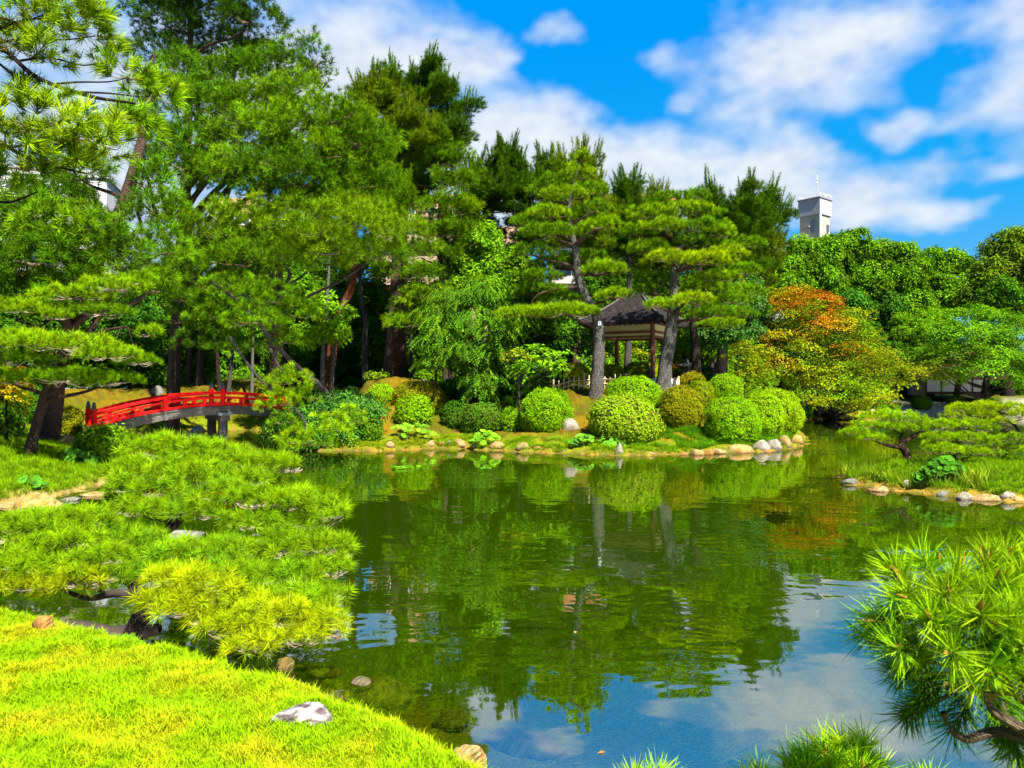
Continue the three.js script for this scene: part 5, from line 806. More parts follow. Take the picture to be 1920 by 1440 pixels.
// the great pines of the left bank
const shag = { geo: G.spray, size: 0.36, dens: 3.9, lump: 0.6, gap: -0.46, holes: -0.46, contrast: 0.75, col: [0.038, 0.100, 0.002], col2: [0.080, 0.185, 0.002], share: 0.45, amt: 0.4, splay: 1.25, under: 0.35, droop: 0.45 };
padPine({ seed: 201, label: 'great pine with an upright dark trunk behind the middle of the bridge', bark: BARK.brown, twigs: 3, leaf: shag, depthOf: 0.7,
  trunk: [[322, 745, 33, 13], [328, 660, 33, 11.5], [334, 580, 33, 11], [342, 470, 33, 10], [346, 370, 33, 9], [354, 200, 33, 7], [358, 40, 33, 5], [362, -90, 33, 2]],
  pads: [[310, 40, 70, 34, 33, dk], [385, 28, 85, 36, 33.5, dk], [470, 35, 56, 30, 32.5, dk], [340, -30, 90, 40, 33, dk], [430, -25, 80, 36, 33, dk], [300, 100, 60, 26, 33, dk], [420, 95, 60, 24, 34, dk], [480, 100, 40, 16, 34, dk],
    [520, 128, 66, 26, 27], [585, 118, 30, 34, 27, { splay: 0.5, droop: 0 }], [612, 150, 20, 26, 27, { splay: 0.4, droop: 0 }], [440, 150, 80, 30, 27], [360, 140, 60, 26, 28], [560, 185, 66, 30, 26, lt], [480, 200, 70, 28, 26, lt], [400, 205, 70, 28, 26], [330, 190, 60, 26, 27],
    [620, 225, 70, 30, 25.5, lt], [545, 245, 72, 30, 25, lt], [460, 260, 70, 28, 25, lt], [380, 265, 66, 26, 25.5], [670, 265, 60, 26, 26], [600, 290, 66, 26, 25, lt], [520, 310, 70, 26, 24.5], [440, 320, 66, 26, 24.5, lt], [350, 315, 70, 26, 25], [290, 265, 50, 24, 26],
    [650, 310, 50, 24, 27], [560, 340, 66, 24, 25], [470, 355, 60, 22, 25], [690, 345, 50, 20, 27], [275, 315, 40, 20, 25]] });
padPine({ seed: 202, label: 'low spreading limb of a pine across the middle of the left bank, bright green', bark: BARK.brown, branchBark: BARK.grey, twigs: 3, leaf: { ...shag, size: 0.32, dens: 3.0, col: [0.070, 0.150, 0.002], col2: [0.135, 0.21, 0.002], share: 0.4 }, depthOf: 0.6,
  trunk: [[505, 735, 28, 8], [515, 640, 28, 7], [524, 520, 28, 6.5], [518, 430, 28, 5.5], [512, 380, 28, 3]], extra: [[[512, 380, 27.5, 5], [560, 390, 27, 4], [640, 402, 26, 2.5]]],
  pads: [[640, 425, 80, 34, 24], [560, 430, 74, 34, 23.5], [480, 420, 70, 30, 24], [410, 440, 70, 32, 23.5], [710, 440, 58, 30, 25], [770, 455, 50, 26, 26], [690, 400, 44, 18, 26], [600, 470, 70, 26, 24], [520, 480, 70, 26, 24, { col: P.pine, col2: P.pineBright }], [440, 490, 70, 28, 23.5, { col: P.pine, col2: P.pineBright }], [370, 490, 60, 28, 24, { col: P.pine, col2: P.pineBright }], [700, 480, 56, 20, 25, { col: P.pine, col2: P.pineBright }], [520, 380, 50, 24, 26] ] });
padPine({ seed: 203, label: 'great pine with a thick trunk leaning right over the left bank', bark: BARK.pink, twigs: 3, leaf: { ...shag, size: 0.3, dens: 3.0 }, depthOf: 0.7,
  trunk: [[92, 775, 23, 17], [112, 680, 23, 15], [140, 590, 23, 14], [176, 500, 23, 13], [212, 430, 23, 12.5], [236, 372, 23, 12], [262, 280, 23, 9], [280, 180, 23, 5], [290, 100, 23, 2]], extra: [[[264, 418, 23, 3.5], [258, 395, 23, 3], [270, 360, 23, 2]], [[300, 420, 23, 3], [284, 398, 23, 2.6], [268, 382, 23, 2]]],
  pads: [[110, 430, 80, 34, 20, lt], [40, 420, 70, 34, 20], [180, 470, 76, 34, 20], [80, 490, 80, 32, 19.5], [20, 500, 60, 34, 20], [250, 500, 70, 30, 20.5, lt], [160, 520, 60, 26, 20], [300, 470, 50, 26, 21], [60, 550, 70, 24, 21, dk], [280, 540, 50, 24, 22], [150, 570, 60, 22, 22, dk], [140, 372, 40, 18, 24, dk], [292, 392, 52, 20, 22.6], [330, 430, 44, 22, 23.4, lt], [285, 345, 44, 20, 22.8], [90, 370, 60, 24, 24, dk], [150, 330, 50, 24, 22]] });
padPine({ seed: 204, label: 'near pine with long yellow-green needles reaching in from the left', bark: BARK.dark, twigs: 6, twigR: 0.008, leaf: { ...shag, geo: G.tuftMid, scale: 1.0, size: 0.15, dens: 3.0, lump: 0.4, gap: -0.55, col: P.pineYellow, col2: P.pineBright, share: 0.5 }, depthOf: 0.7,
  trunk: [[-330, 900, 8.89, 26], [-310, 500, 8.89, 22], [-290, 200, 8.89, 16], [-270, -100, 8.89, 10], [-260, -250, 8.89, 4]], extra: [[[-290, 100, 8.89, 9], [-100, 60, 8.69, 6], [0, 88, 8.55, 4.5], [66, 143, 8.55, 4.2], [167, 180, 8.55, 3.6], [253, 194, 8.55, 2]], [[-300, 260, 8.89, 8], [-60, 240, 8.69, 5], [60, 300, 8.55, 3.4], [160, 325, 8.48, 2]], [[-280, 90, 8.89, 7], [-80, 70, 8.89, 5], [60, 36, 8.89, 3]], [[0, 120, 8.62, 2.5], [60, 170, 8.62, 2], [110, 200, 8.62, 1.4]], [[-40, 350, 8.69, 3], [10, 380, 8.55, 2.4], [70, 360, 8.55, 1.3]]],
  pads: [[30, 30, 90, 44, 8.62], [120, 30, 66, 40, 8.76], [180, 60, 60, 30, 9.03], [70, 100, 60, 30, 8.62], [-10, 80, 60, 40, 8.48], [200, 110, 44, 24, 9.16], [240, 140, 44, 24, 9.03, br], [150, -10, 60, 30, 8.89], [60, 235, 90, 40, 8.21], [140, 255, 70, 34, 8.34], [10, 260, 60, 44, 8.07], [200, 270, 54, 28, 8.55], [40, 310, 70, 30, 8.34, br], [110, 305, 60, 26, 8.48], [230, 225, 50, 24, 8.89, br], [-10, 340, 60, 30, 8.55, br], [290, 175, 50, 26, 9.58, br], [30, 180, 44, 20, 9.03, dk], [270, 250, 44, 24, 9.58, br]] });
padPine({ seed: 205, label: 'small tiered pine on a leaning trunk at the left bank', bark: BARK.brown, twigs: 10, twigMat: BARK.twigPale, leaf: { geo: G.tuftMid, scale: 0.85, size: 0.13, dens: 2.2, lump: 0.35, gap: -0.5, col: P.pine, col2: P.pineBright, share: 0.75, splay: 0.9, under: 0.15 },
  trunk: [[54, 842, 18.5, 9.5], [76, 770, 18.5, 8.5], [96, 715, 18.3, 9], [120, 680, 18.2, 8], [150, 640, 18.2, 6.5], [176, 612, 18.2, 5], [190, 590, 18.2, 3]],
  extra: [[[92, 720, 18.3, 8], [90, 690, 18, 6], [92, 672, 17.8, 4]], [[165, 628, 18.2, 4], [205, 618, 18, 3], [240, 612, 17.8, 1.6]], [[108, 628, 18.2, 4], [70, 612, 18, 3], [30, 600, 17.8, 1.6]]],
  pads: [[215, 540, 59, 10.1, 18.2, br], [262, 530, 32, 10.1, 18.4], [140, 558, 63, 10.1, 18.2, br], [90, 580, 45, 9.4, 18.4], [40, 582, 50, 10.1, 17.6, br], [190, 588, 50, 8.6, 18.2], [100, 596, 36, 8.6, 17.8, br], [110, 650, 99, 13.0, 17.4, br], [40, 642, 54, 13.0, 17.3, br], [200, 668, 58, 13.0, 17.4, br], [260, 680, 36, 10.1, 17.8], [40, 680, 54, 11.5, 17.6], [120, 712, 81, 11.5, 17.8], [200, 718, 54, 10.1, 18], [276, 628, 20, 11.5, 18.4, br], [20, 715, 45, 10.1, 18.2]] });
padPine({ seed: 206, label: 'drooping pine boughs over the channel at the right end of the bridge', bark: BARK.grey, branchBark: BARK.grey, twigs: 3, leaf: { ...shag, geo: G.tuftMid, scale: 1.0, size: 0.17, dens: 2.4, lump: 0.4, col: P.pine, col2: P.pineBright, share: 0.5 }, depthOf: 0.7, nolimbs: true,
  trunk: [[640, 770, 27.6, 7], [610, 735, 26.5, 6], [560, 690, 25.4, 5], [520, 650, 24.6, 4.5], [480, 600, 24, 4], [440, 560, 23.6, 3.4], [395, 528, 23.2, 2.5]], extra: [[[430, 630, 23.6, 3], [470, 690, 23.8, 2.6], [510, 735, 24, 2]], [[500, 640, 24.4, 3], [525, 690, 24, 2.4], [534, 700, 24, 1.5]], [[545, 760, 24.5, 2.4], [572, 790, 24, 2], [570, 815, 23.8, 1]]],
  pads: [[430, 540, 60, 24, 23.4], [500, 560, 66, 26, 23.6], [560, 590, 44, 22, 24.4], [470, 600, 60, 22, 23.5], [410, 590, 50, 24, 23.8], [380, 640, 50, 24, 24, dk], [440, 650, 50, 20, 24, dk], [540, 640, 34, 16, 24.6], [545, 715, 46, 20, 24.2, br], [520, 755, 44, 20, 24, br], [580, 745, 34, 18, 24.6], [560, 828, 40, 20, 23.6, br], [625, 800, 44, 22, 24, br], [600, 830, 36, 18, 23.8], [530, 790, 30, 16, 23.8], [660, 790, 26, 18, 24.4, br], [350, 560, 44, 24, 24, dk], [340, 600, 34, 20, 24.2, dk]] });
// dark evergreen mass under those boughs
leafTree({ seed: 207, name: 'evergreen_shrub', category: 'shrub', label: 'wide dark evergreen shrub overhanging the water at the channel mouth', trunk: [[606, 815, 27.5, 5], [602, 790, 27.3, 4], [600, 770, 27, 2]], leaf: { geo: G.clumpFine, mat: GLOSSY, size: 0.26, dens: 0.8, col: P.leafBlue, col2: P.leaf, share: 0.4, sub: 9, gap: -0.35 },
  lobes: [[560, 800, 56, 44, 26.4], [620, 770, 60, 34, 27], [670, 772, 40, 30, 27.4], [590, 760, 50, 30, 27.4], [640, 808, 44, 36, 26.4], [530, 815, 34, 26, 26.2, { col: P.leafDark }], [660, 745, 34, 16, 28]] });

// ---------------------------------------------------------------- broad-leaved trees
const lf = { geo: G.clump, size: 0.36, dens: 0.55, col: P.leaf, col2: P.leafBright, share: 0.4 }, lfBig = { geo: G.clumpBig, size: 0.6, dens: 0.75, gap: -0.12, sub: 17, bil: 0.22, flatSub: 1.0, amt: 0.35, col: [P.leaf[0] * 0.85, P.leaf[1] * 0.8, P.leaf[2]], col2: P.leafBright, share: 0.4 };
leafTree({ seed: 301, label: 'bright rounded broad-leaved tree between the tiered pine and the curved pine', trunk: [[905, 700, 37, 6], [900, 600, 37, 5], [905, 500, 37, 3]], leaf: { ...lf, col: P.leafBright, col2: P.leaf, share: 0.3 }, lobes: [[905, 455, 50, 40, 36], [870, 490, 46, 40, 36], [945, 500, 46, 44, 36], [900, 530, 60, 44, 35.4], [960, 560, 44, 40, 36, { col: P.leaf }], [850, 545, 40, 36, 36.6]] });
leafTree({ seed: 302, label: 'tree with long drooping rows of leaflets in front of the rounded tree', trunk: [[892, 745, 31.2, 5], [886, 690, 31.2, 4.5], [880, 620, 31.2, 3.5], [885, 560, 31.2, 2]], bark: BARK.dark, leaf: { geo: G.frond, size: 0.40, dens: 0.75, hang: true, col: [0.042, 0.120, 0.006], col2: P.leafBright, share: 0.35, gap: -0.6, sub: 10 }, lobes: [[860, 560, 54, 30, 30.4], [910, 545, 44, 34, 30.6], [830, 590, 44, 26, 30], [900, 600, 56, 34, 30], [840, 635, 50, 26, 30], [880, 660, 54, 30, 29.8], [930, 640, 40, 34, 30.6], [910, 695, 40, 30, 30], [905, 725, 22, 20, 29.6], [820, 665, 30, 18, 30], [960, 600, 36, 34, 31.2, { col: P.leafDark }]] });
leafTree({ seed: 303, label: 'dark leafy tree behind the curved pine trunk, left of the pavilion', trunk: [[990, 735, 34, 5], [1000, 660, 34, 4], [1010, 580, 34, 3]], leaf: { ...lf, col: P.leafDark, col2: P.leaf, share: 0.35 }, lobes: [[990, 620, 50, 36, 34], [1040, 640, 46, 34, 34.4], [1000, 570, 50, 36, 34.6], [1070, 610, 36, 34, 35], [960, 650, 36, 30, 34]] });
leafTree({ seed: 304, name: 'small_maple', label: 'slender young maple with flat light leaves tinged orange, left of the pavilion', trunk: [[974, 785, 28.2, 2.4], [973, 740, 28.2, 2], [972, 705, 28.2, 1.6], [985, 680, 28.2, 1]], bark: BARK.grey, leaf: { geo: G.flat, size: 0.3, dens: 0.9, lump: 0.4, gap: -0.5, pad: true, col: P.leaf, col2: P.leafBright, share: 0.5 }, lobes: [[985, 690, 34, 5, 28], [1020, 680, 40, 5, 28], [960, 672, 30, 5, 28.2, { col: P.maple, col2: P.mapleOrange, share: 0.25 }], [1000, 660, 40, 5, 28.6], [1050, 672, 28, 5, 28.2], [985, 700, 26, 4, 27.8], [1040, 690, 24, 4, 27.9]] });
leafTree({ seed: 305, label: 'dense dark evergreen dome tree right of the pavilion', trunk: [[1350, 708, 42, 9], [1352, 660, 42, 8], [1355, 620, 42, 5]], bark: BARK.grey, leaf: { ...lf, mat: GLOSSY, col: P.leafBlue, col2: P.leaf, share: 0.35, gap: -0.6 }, lobes: [[1375, 575, 54, 44, 41.5], [1395, 545, 40, 34, 42], [1350, 590, 46, 40, 42], [1385, 620, 40, 34, 41.2], [1340, 630, 36, 28, 41.6], [1360, 545, 40, 36, 43], [1330, 565, 36, 36, 43, { col: P.leaf }]] });
const mapleLeaf = { geo: G.flatBig, size: 0.62, dens: 1.9, lump: 0.9, gap: -0.45, pad: true, col: P.maple, col2: P.mapleYellow, share: 0.35, under: 0.3, droop: 0.3, contrast: 0.5, holes: -0.5, splay: 0.35 };
const yel = { col: P.mapleYellow, col2: P.maple, share: 0.6 }, org = { col: P.mapleOrange, col2: P.mapleYellow, share: 0.4 }, rdm = { col: P.mapleRed, col2: P.mapleOrange, share: 0.5 };
leafTree({ seed: 311, name: 'maple_tree', category: 'maple', label: 'wide maple turning yellow and orange at the top, across the channel', trunk: [[1535, 745, 50, 7], [1530, 700, 50, 6], [1520, 640, 50, 4], [1520, 580, 50, 2]], extra: [[[1548, 745, 50, 4], [1565, 700, 50, 3], [1590, 660, 50, 2]], [[1515, 748, 50, 3], [1500, 710, 50, 2.5], [1480, 670, 50, 1.5]]], bark: BARK.grey, leaf: mapleLeaf,
  lobes: [[1443, 554, 43, 3.8, 50.9, yel], [1490, 547, 32, 3.9, 50.7, org], [1490, 556, 33, 4.6, 49.9, org], [1476, 564, 38, 4.0, 50.1, org], [1519, 559, 40, 3.0, 50.9, rdm], [1536, 569, 37, 3.8, 50.0, rdm], [1478, 574, 36, 3.9, 49.2, rdm], [1516, 577, 32, 3.7, 49.1, { col: P.maple, col2: P.leafBright }], [1566, 590, 28, 4.1, 49.7, rdm], [1475, 587, 36, 3.5, 48.6, yel], [1517, 588, 41, 3.5, 50.1, yel], [1554, 600, 42, 3.3, 49.0, rdm], [1588, 596, 33, 4.6, 48.5, yel], [1474, 611, 38, 4.5, 50.2, yel], [1502, 610, 27, 3.5, 49.1, yel], [1567, 615, 33, 4.4, 48.2, org], [1610, 617, 26, 3.2, 48.4, { col: P.maple, col2: P.leafBright }], [1460, 631, 40, 4.4, 48.9, yel], [1500, 624, 28, 3.9, 49.1, org], [1529, 629, 30, 3.5, 48.6, yel], [1574, 637, 39, 4.3, 48.7, { col: P.maple, col2: P.leafBright }], [1613, 633, 37, 4.3, 48.7, yel], [1442, 636, 33, 4.4, 48.0, org], [1503, 637, 36, 3.8, 49.4, yel], [1552, 636, 41, 3.6, 49.6, { col: P.maple, col2: P.leafBright }], [1593, 655, 30, 3.2, 47.9, org], [1643, 667, 35, 3.1, 49.3], [1458, 655, 27, 4.3, 48.2], [1517, 655, 41, 4.0, 47.8], [1555, 662, 34, 3.8, 49.4, yel], [1610, 655, 30, 4.1, 47.1], [1656, 667, 32, 3.8, 48.1, yel], [1468, 680, 34, 4.1, 46.8, org], [1525, 677, 30, 4.5, 48.1, { col: P.maple, col2: P.leafBright }], [1561, 676, 28, 3.3, 48.6], [1625, 681, 35, 4.0, 46.9, yel], [1661, 684, 29, 3.5, 49.0, yel], [1488, 692, 35, 4.5, 46.9, yel], [1546, 695, 38, 3.3, 47.5, yel], [1579, 690, 38, 4.1, 47.4, { col: P.maple, col2: P.leafBright }], [1634, 689, 32, 4.0, 48.6, yel], [1690, 696, 33, 3.7, 46.5], [1497, 712, 43, 3.3, 48.2, yel], [1542, 699, 31, 3.7, 46.3], [1604, 705, 37, 3.1, 47.3], [1639, 716, 27, 4.3, 48.3, yel], [1691, 716, 30, 3.6, 47.1], [1505, 723, 29, 3.2, 47.7], [1562, 720, 36, 3.4, 46.4], [1603, 723, 35, 3.7, 45.6, { col: P.maple, col2: P.leafBright }], [1642, 730, 40, 3.3, 46.8, { col: P.maple, col2: P.leafBright }], [1666, 726, 26, 3.6, 46.8], [1531, 743, 38, 3.3, 46.3, { col: P.maple, col2: P.leafBright }], [1595, 746, 33, 4.5, 46.5, { col: P.maple, col2: P.leafBright }], [1654, 748, 37, 4.0, 45.2], [1546, 754, 30, 3.8, 45.3], [1571, 752, 30, 4.0, 46.7], [1611, 758, 42, 4.5, 47.0]] });
leafTree({ seed: 312, name: 'maple_tree', category: 'maple', label: 'small golden yellow maple with pale twisted stems behind the round bushes', trunk: [[1377, 742, 38, 2.4], [1378, 705, 38, 2], [1384, 680, 38, 1.6], [1395, 660, 38, 1]], extra: [[[1392, 742, 38, 1.8], [1400, 700, 38, 1.4], [1412, 675, 38, 1]]], bark: BARK.pale, leaf: { ...mapleLeaf, geo: G.flat, size: 0.34, dens: 1.6, lump: 0.5, col: P.mapleYellow, col2: P.maple, share: 0.5 }, lobes: [[1395, 652, 26, 7, 38], [1420, 660, 26, 7, 37.6], [1380, 668, 18, 6, 38.2], [1425, 680, 30, 7, 37.2], [1440, 695, 24, 7, 37.4], [1410, 700, 28, 7, 37.2], [1430, 715, 20, 7, 37, { col: P.maple }], [1405, 722, 22, 7, 37.2, { col: P.maple }]] });
leafTree({ seed: 313, name: 'maple_tree', category: 'maple', label: 'green maples filling the space behind the open pavilion', trunk: [[1190, 690, 47, 5], [1188, 650, 47, 4], [1190, 600, 47, 3]], bark: BARK.dark, leaf: { ...mapleLeaf, geo: G.flat, size: 0.4, dens: 2.2, lump: 0.7, col: P.maple, col2: P.leafBright, share: 0.5 }, lobes: [[1160, 650, 50, 9, 47], [1200, 640, 50, 9, 46.5], [1230, 660, 44, 9, 46], [1180, 668, 46, 8, 45.6, yel], [1130, 668, 36, 8, 46, yel], [1210, 685, 44, 8, 45.6], [1150, 688, 40, 8, 45], [1260, 650, 50, 9, 48], [1285, 665, 40, 9, 47, { col: P.mapleYellow }], [1300, 640, 50, 9, 48, { col: P.maple }], [1190, 620, 60, 10, 48.5], [1270, 620, 50, 10, 48.5], [1250, 690, 40, 8, 46], [1330, 660, 40, 9, 47.6], [1340, 685, 34, 8, 47]] });
leafTree({ seed: 314, name: 'maple_sapling', category: 'maple', label: 'tiny orange-red maple sapling between the thick lichen trunk and the stone lantern', trunk: [[1268, 706, 40, 1], [1268, 690, 40, 0.8], [1268, 684, 40, 0.5]], leaf: { ...mapleLeaf, geo: G.flat, size: 0.3, dens: 0.8, lump: 0.4, col: [0.36, 0.08, 0.006], col2: P.mapleOrange, share: 0.3 }, lobes: [[1268, 680, 7, 5, 40], [1265, 686, 7, 4, 39.8], [1271, 690, 6, 4, 39.9]] });
// line of camphor and oak trees on the right
leafTree({ seed: 321, label: 'broad green tree at the left of the right-hand tree line, under the rooftop tower', trunk: [[1500, 735, 74, 7], [1500, 620, 74, 5], [1500, 540, 74, 3]], leaf: lfBig, lobes: [[1490, 480, 44, 36, 72], [1530, 470, 44, 34, 73], [1460, 510, 40, 40, 71], [1520, 520, 50, 40, 71], [1480, 550, 50, 36, 70], [1545, 500, 36, 34, 72], [1440, 560, 36, 34, 70]] });
leafTree({ seed: 322, label: 'tall tree with a visible pale forked stem in the right-hand tree line', trunk: [[1590, 735, 76, 7], [1585, 600, 76, 5], [1578, 530, 76, 4], [1576, 490, 76, 2]], bark: BARK.pale, leaf: { ...lfBig, gap: -0.3 }, lobes: [[1560, 468, 36, 30, 76], [1600, 462, 40, 28, 76], [1625, 490, 36, 30, 76], [1590, 500, 36, 22, 77], [1550, 540, 44, 34, 75], [1620, 540, 44, 36, 75], [1590, 575, 50, 34, 74, { col: P.leafBlue, col2: P.leaf }], [1550, 580, 40, 28, 73]] });
leafTree({ seed: 323, label: 'rounded tree with yellow-green top in the middle of the right-hand tree line', trunk: [[1680, 735, 78, 7], [1680, 600, 78, 5], [1680, 500, 78, 3]], leaf: { ...lfBig, share: 0.6 }, lobes: [[1660, 476, 40, 28, 77], [1700, 488, 44, 30, 77], [1640, 520, 40, 34, 76], [1690, 530, 50, 36, 76], [1660, 575, 50, 36, 75, { col: P.leafBlue, col2: P.leaf }], [1710, 570, 44, 34, 75]] });
leafTree({ seed: 324, label: 'lower lighter tree right of the rounded one in the tree line', trunk: [[1770, 735, 80, 7], [1770, 600, 80, 5], [1770, 520, 80, 3]], leaf: { ...lfBig, share: 0.6 }, lobes: [[1740, 490, 40, 26, 79], [1780, 496, 44, 28, 79], [1750, 530, 50, 34, 78], [1800, 530, 44, 34, 78], [1770, 570, 50, 30, 77], [1720, 600, 44, 30, 76], [1820, 560, 44, 34, 77]] });
leafTree({ seed: 325, label: 'big dark oak at the right frame edge rising above the tree line', trunk: [[1890, 740, 68, 10], [1888, 640, 68, 8], [1895, 540, 68, 5]], leaf: { ...lfBig, col: P.leaf, col2: [0.13, 0.17, 0.004], share: 0.5, gap: -0.35 }, lobes: [[1880, 470, 40, 30, 68], [1915, 450, 40, 32, 68], [1860, 510, 40, 28, 67], [1910, 510, 50, 36, 67], [1880, 555, 56, 36, 66, { col: P.leafDark, col2: P.leaf }], [1930, 570, 50, 40, 66], [1840, 560, 36, 28, 67, { col: P.leafDark }]] });
leafTree({ seed: 326, label: 'rounded bright green tree behind the right side of the orange maple', trunk: [[1745, 735, 66, 6], [1745, 680, 66, 5], [1745, 620, 66, 3]], leaf: { ...lfBig, geo: G.clump, size: 0.42, dens: 0.6, col: P.leafBright, col2: P.leaf, share: 0.4 }, lobes: [[1750, 600, 40, 30, 65], [1720, 625, 40, 30, 64], [1775, 625, 36, 30, 64], [1700, 610, 34, 26, 66], [1740, 650, 50, 28, 63.5, { col: P.leaf }]] });
leafTree({ seed: 327, name: 'maple_tree', category: 'maple', label: 'broad spreading green maple over the hut at the right', trunk: [[1844, 752, 58, 7], [1850, 715, 58, 6], [1860, 685, 58, 5], [1880, 650, 58, 3]], extra: [[[1792, 748, 60, 6], [1797, 715, 60, 5], [1800, 690, 60, 3]]], bark: BARK.dark, leaf: { ...mapleLeaf, dens: 3.4, holes: -0.6, col: P.leaf, col2: P.leafBright, share: 0.4, droop: 0.6 }, lobes: [[1820, 590, 50, 12, 58], [1870, 600, 56, 12, 58], [1920, 610, 44, 12, 58], [1790, 620, 50, 11, 57.5], [1840, 625, 60, 12, 56.6], [1900, 640, 56, 12, 56.4], [1770, 650, 46, 10, 57.5], [1820, 655, 56, 11, 56], [1870, 668, 56, 11, 55.6], [1920, 675, 44, 11, 56], [1790, 680, 40, 9, 56.4, { col: P.maple }], [1840, 690, 46, 9, 55.4], [1900, 700, 40, 9, 55.6], [1760, 700, 36, 8, 57, { col: P.mapleYellow, col2: P.maple }], [1930, 710, 34, 10, 56], [1745, 680, 30, 8, 58.6, { col: P.mapleYellow, col2: P.maple }], [1790, 705, 30, 7, 57] ] });
// shade trees and undergrowth behind the far bank
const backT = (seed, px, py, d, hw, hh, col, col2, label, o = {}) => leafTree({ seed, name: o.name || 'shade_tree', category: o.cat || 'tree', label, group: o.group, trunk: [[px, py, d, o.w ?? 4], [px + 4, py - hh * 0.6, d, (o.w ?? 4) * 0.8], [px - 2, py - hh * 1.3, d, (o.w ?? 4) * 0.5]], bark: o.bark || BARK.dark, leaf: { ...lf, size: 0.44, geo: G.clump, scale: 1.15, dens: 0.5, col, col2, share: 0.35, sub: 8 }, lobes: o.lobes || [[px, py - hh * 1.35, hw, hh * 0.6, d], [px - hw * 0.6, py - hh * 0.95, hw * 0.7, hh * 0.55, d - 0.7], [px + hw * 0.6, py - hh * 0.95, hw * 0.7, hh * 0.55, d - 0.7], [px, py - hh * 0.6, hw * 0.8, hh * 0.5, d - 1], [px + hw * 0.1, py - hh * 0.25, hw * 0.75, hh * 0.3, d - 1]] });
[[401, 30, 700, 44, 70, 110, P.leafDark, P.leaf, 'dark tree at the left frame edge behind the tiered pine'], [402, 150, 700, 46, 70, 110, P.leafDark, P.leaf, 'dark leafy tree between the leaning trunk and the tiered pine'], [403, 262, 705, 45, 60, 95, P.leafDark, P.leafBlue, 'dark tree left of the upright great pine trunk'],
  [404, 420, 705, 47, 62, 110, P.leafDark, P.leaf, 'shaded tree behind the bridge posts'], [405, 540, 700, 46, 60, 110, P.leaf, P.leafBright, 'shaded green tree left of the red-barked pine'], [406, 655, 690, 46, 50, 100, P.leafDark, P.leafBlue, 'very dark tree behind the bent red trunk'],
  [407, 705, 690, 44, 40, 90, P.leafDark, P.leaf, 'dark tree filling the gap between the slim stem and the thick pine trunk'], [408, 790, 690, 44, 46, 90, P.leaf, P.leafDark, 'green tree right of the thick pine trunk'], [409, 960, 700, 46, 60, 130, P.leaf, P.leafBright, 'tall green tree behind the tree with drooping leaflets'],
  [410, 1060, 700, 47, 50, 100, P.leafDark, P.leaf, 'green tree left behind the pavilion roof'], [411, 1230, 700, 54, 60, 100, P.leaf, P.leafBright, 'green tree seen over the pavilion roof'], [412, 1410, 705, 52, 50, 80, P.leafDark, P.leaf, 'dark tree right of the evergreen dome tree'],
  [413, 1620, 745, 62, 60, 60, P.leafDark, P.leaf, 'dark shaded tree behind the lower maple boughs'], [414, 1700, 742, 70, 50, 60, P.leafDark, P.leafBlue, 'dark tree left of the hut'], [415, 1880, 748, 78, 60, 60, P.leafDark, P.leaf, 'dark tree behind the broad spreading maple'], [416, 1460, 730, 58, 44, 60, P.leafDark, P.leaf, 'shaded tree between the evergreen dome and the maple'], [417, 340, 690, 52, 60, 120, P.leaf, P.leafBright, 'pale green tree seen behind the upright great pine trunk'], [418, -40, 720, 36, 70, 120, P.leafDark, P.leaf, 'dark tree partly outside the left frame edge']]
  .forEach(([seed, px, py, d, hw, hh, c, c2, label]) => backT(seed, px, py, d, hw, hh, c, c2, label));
// undergrowth in the shade; leaf colours paint some shrubs as lit, others as shaded
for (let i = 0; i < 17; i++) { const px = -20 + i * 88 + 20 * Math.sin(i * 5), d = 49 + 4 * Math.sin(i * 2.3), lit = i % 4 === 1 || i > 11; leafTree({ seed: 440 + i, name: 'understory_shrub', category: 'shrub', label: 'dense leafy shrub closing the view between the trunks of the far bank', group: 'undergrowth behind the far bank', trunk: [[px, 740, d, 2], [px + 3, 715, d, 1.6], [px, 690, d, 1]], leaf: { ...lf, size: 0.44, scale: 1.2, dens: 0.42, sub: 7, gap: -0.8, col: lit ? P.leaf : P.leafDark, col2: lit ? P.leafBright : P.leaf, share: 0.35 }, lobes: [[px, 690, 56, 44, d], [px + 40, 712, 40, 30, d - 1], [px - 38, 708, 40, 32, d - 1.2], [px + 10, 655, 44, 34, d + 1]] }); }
backT(420, 615, 700, 50, 60, 150, P.leafDark, P.leaf, 'tall dark tree behind the red-barked pine');
backT(421, 560, 690, 56, 60, 170, P.leaf, P.leafDark, 'tall green tree behind the low spreading pine limb');
backT(422, 1140, 690, 58, 60, 150, P.leafDark, P.leaf, 'tall dark tree behind the left side of the pavilion roof');
backT(423, 1215, 690, 62, 56, 170, P.leaf, P.leafDark, 'tall green tree directly behind the pavilion roof');
backT(424, 1300, 690, 60, 56, 140, P.leafDark, P.leaf, 'dark tree behind the bent dark trunk by the pavilion');
backT(425, 480, 700, 58, 60, 170, P.leafDark, P.leaf, 'dark tree behind the drooping boughs and slim trunks');
leafTree({ seed: 431, name: 'golden_shrub', category: 'shrub', label: 'golden yellow shrub at the left frame edge below the tiered pine', trunk: [[12, 775, 20, 2], [12, 750, 20, 1.6], [14, 725, 20, 1]], leaf: { ...mapleLeaf, geo: G.flat, size: 0.26, dens: 1.3, lump: 0.4, col: P.mapleYellow, col2: P.mapleOrange, share: 0.3 }, lobes: [[0, 705, 34, 8, 20], [24, 722, 30, 7, 19.8], [-10, 735, 34, 8, 19.6], [30, 742, 20, 6, 19.7]] });
backT(426, 1690, 690, 84, 56, 110, P.leaf, P.leafBright, 'green tree closing the gap in the tree line right of the orange maple');
backT(427, 1500, 735, 66, 64, 80, P.leaf, P.leafDark, 'dark green tree directly behind the top of the orange maple');
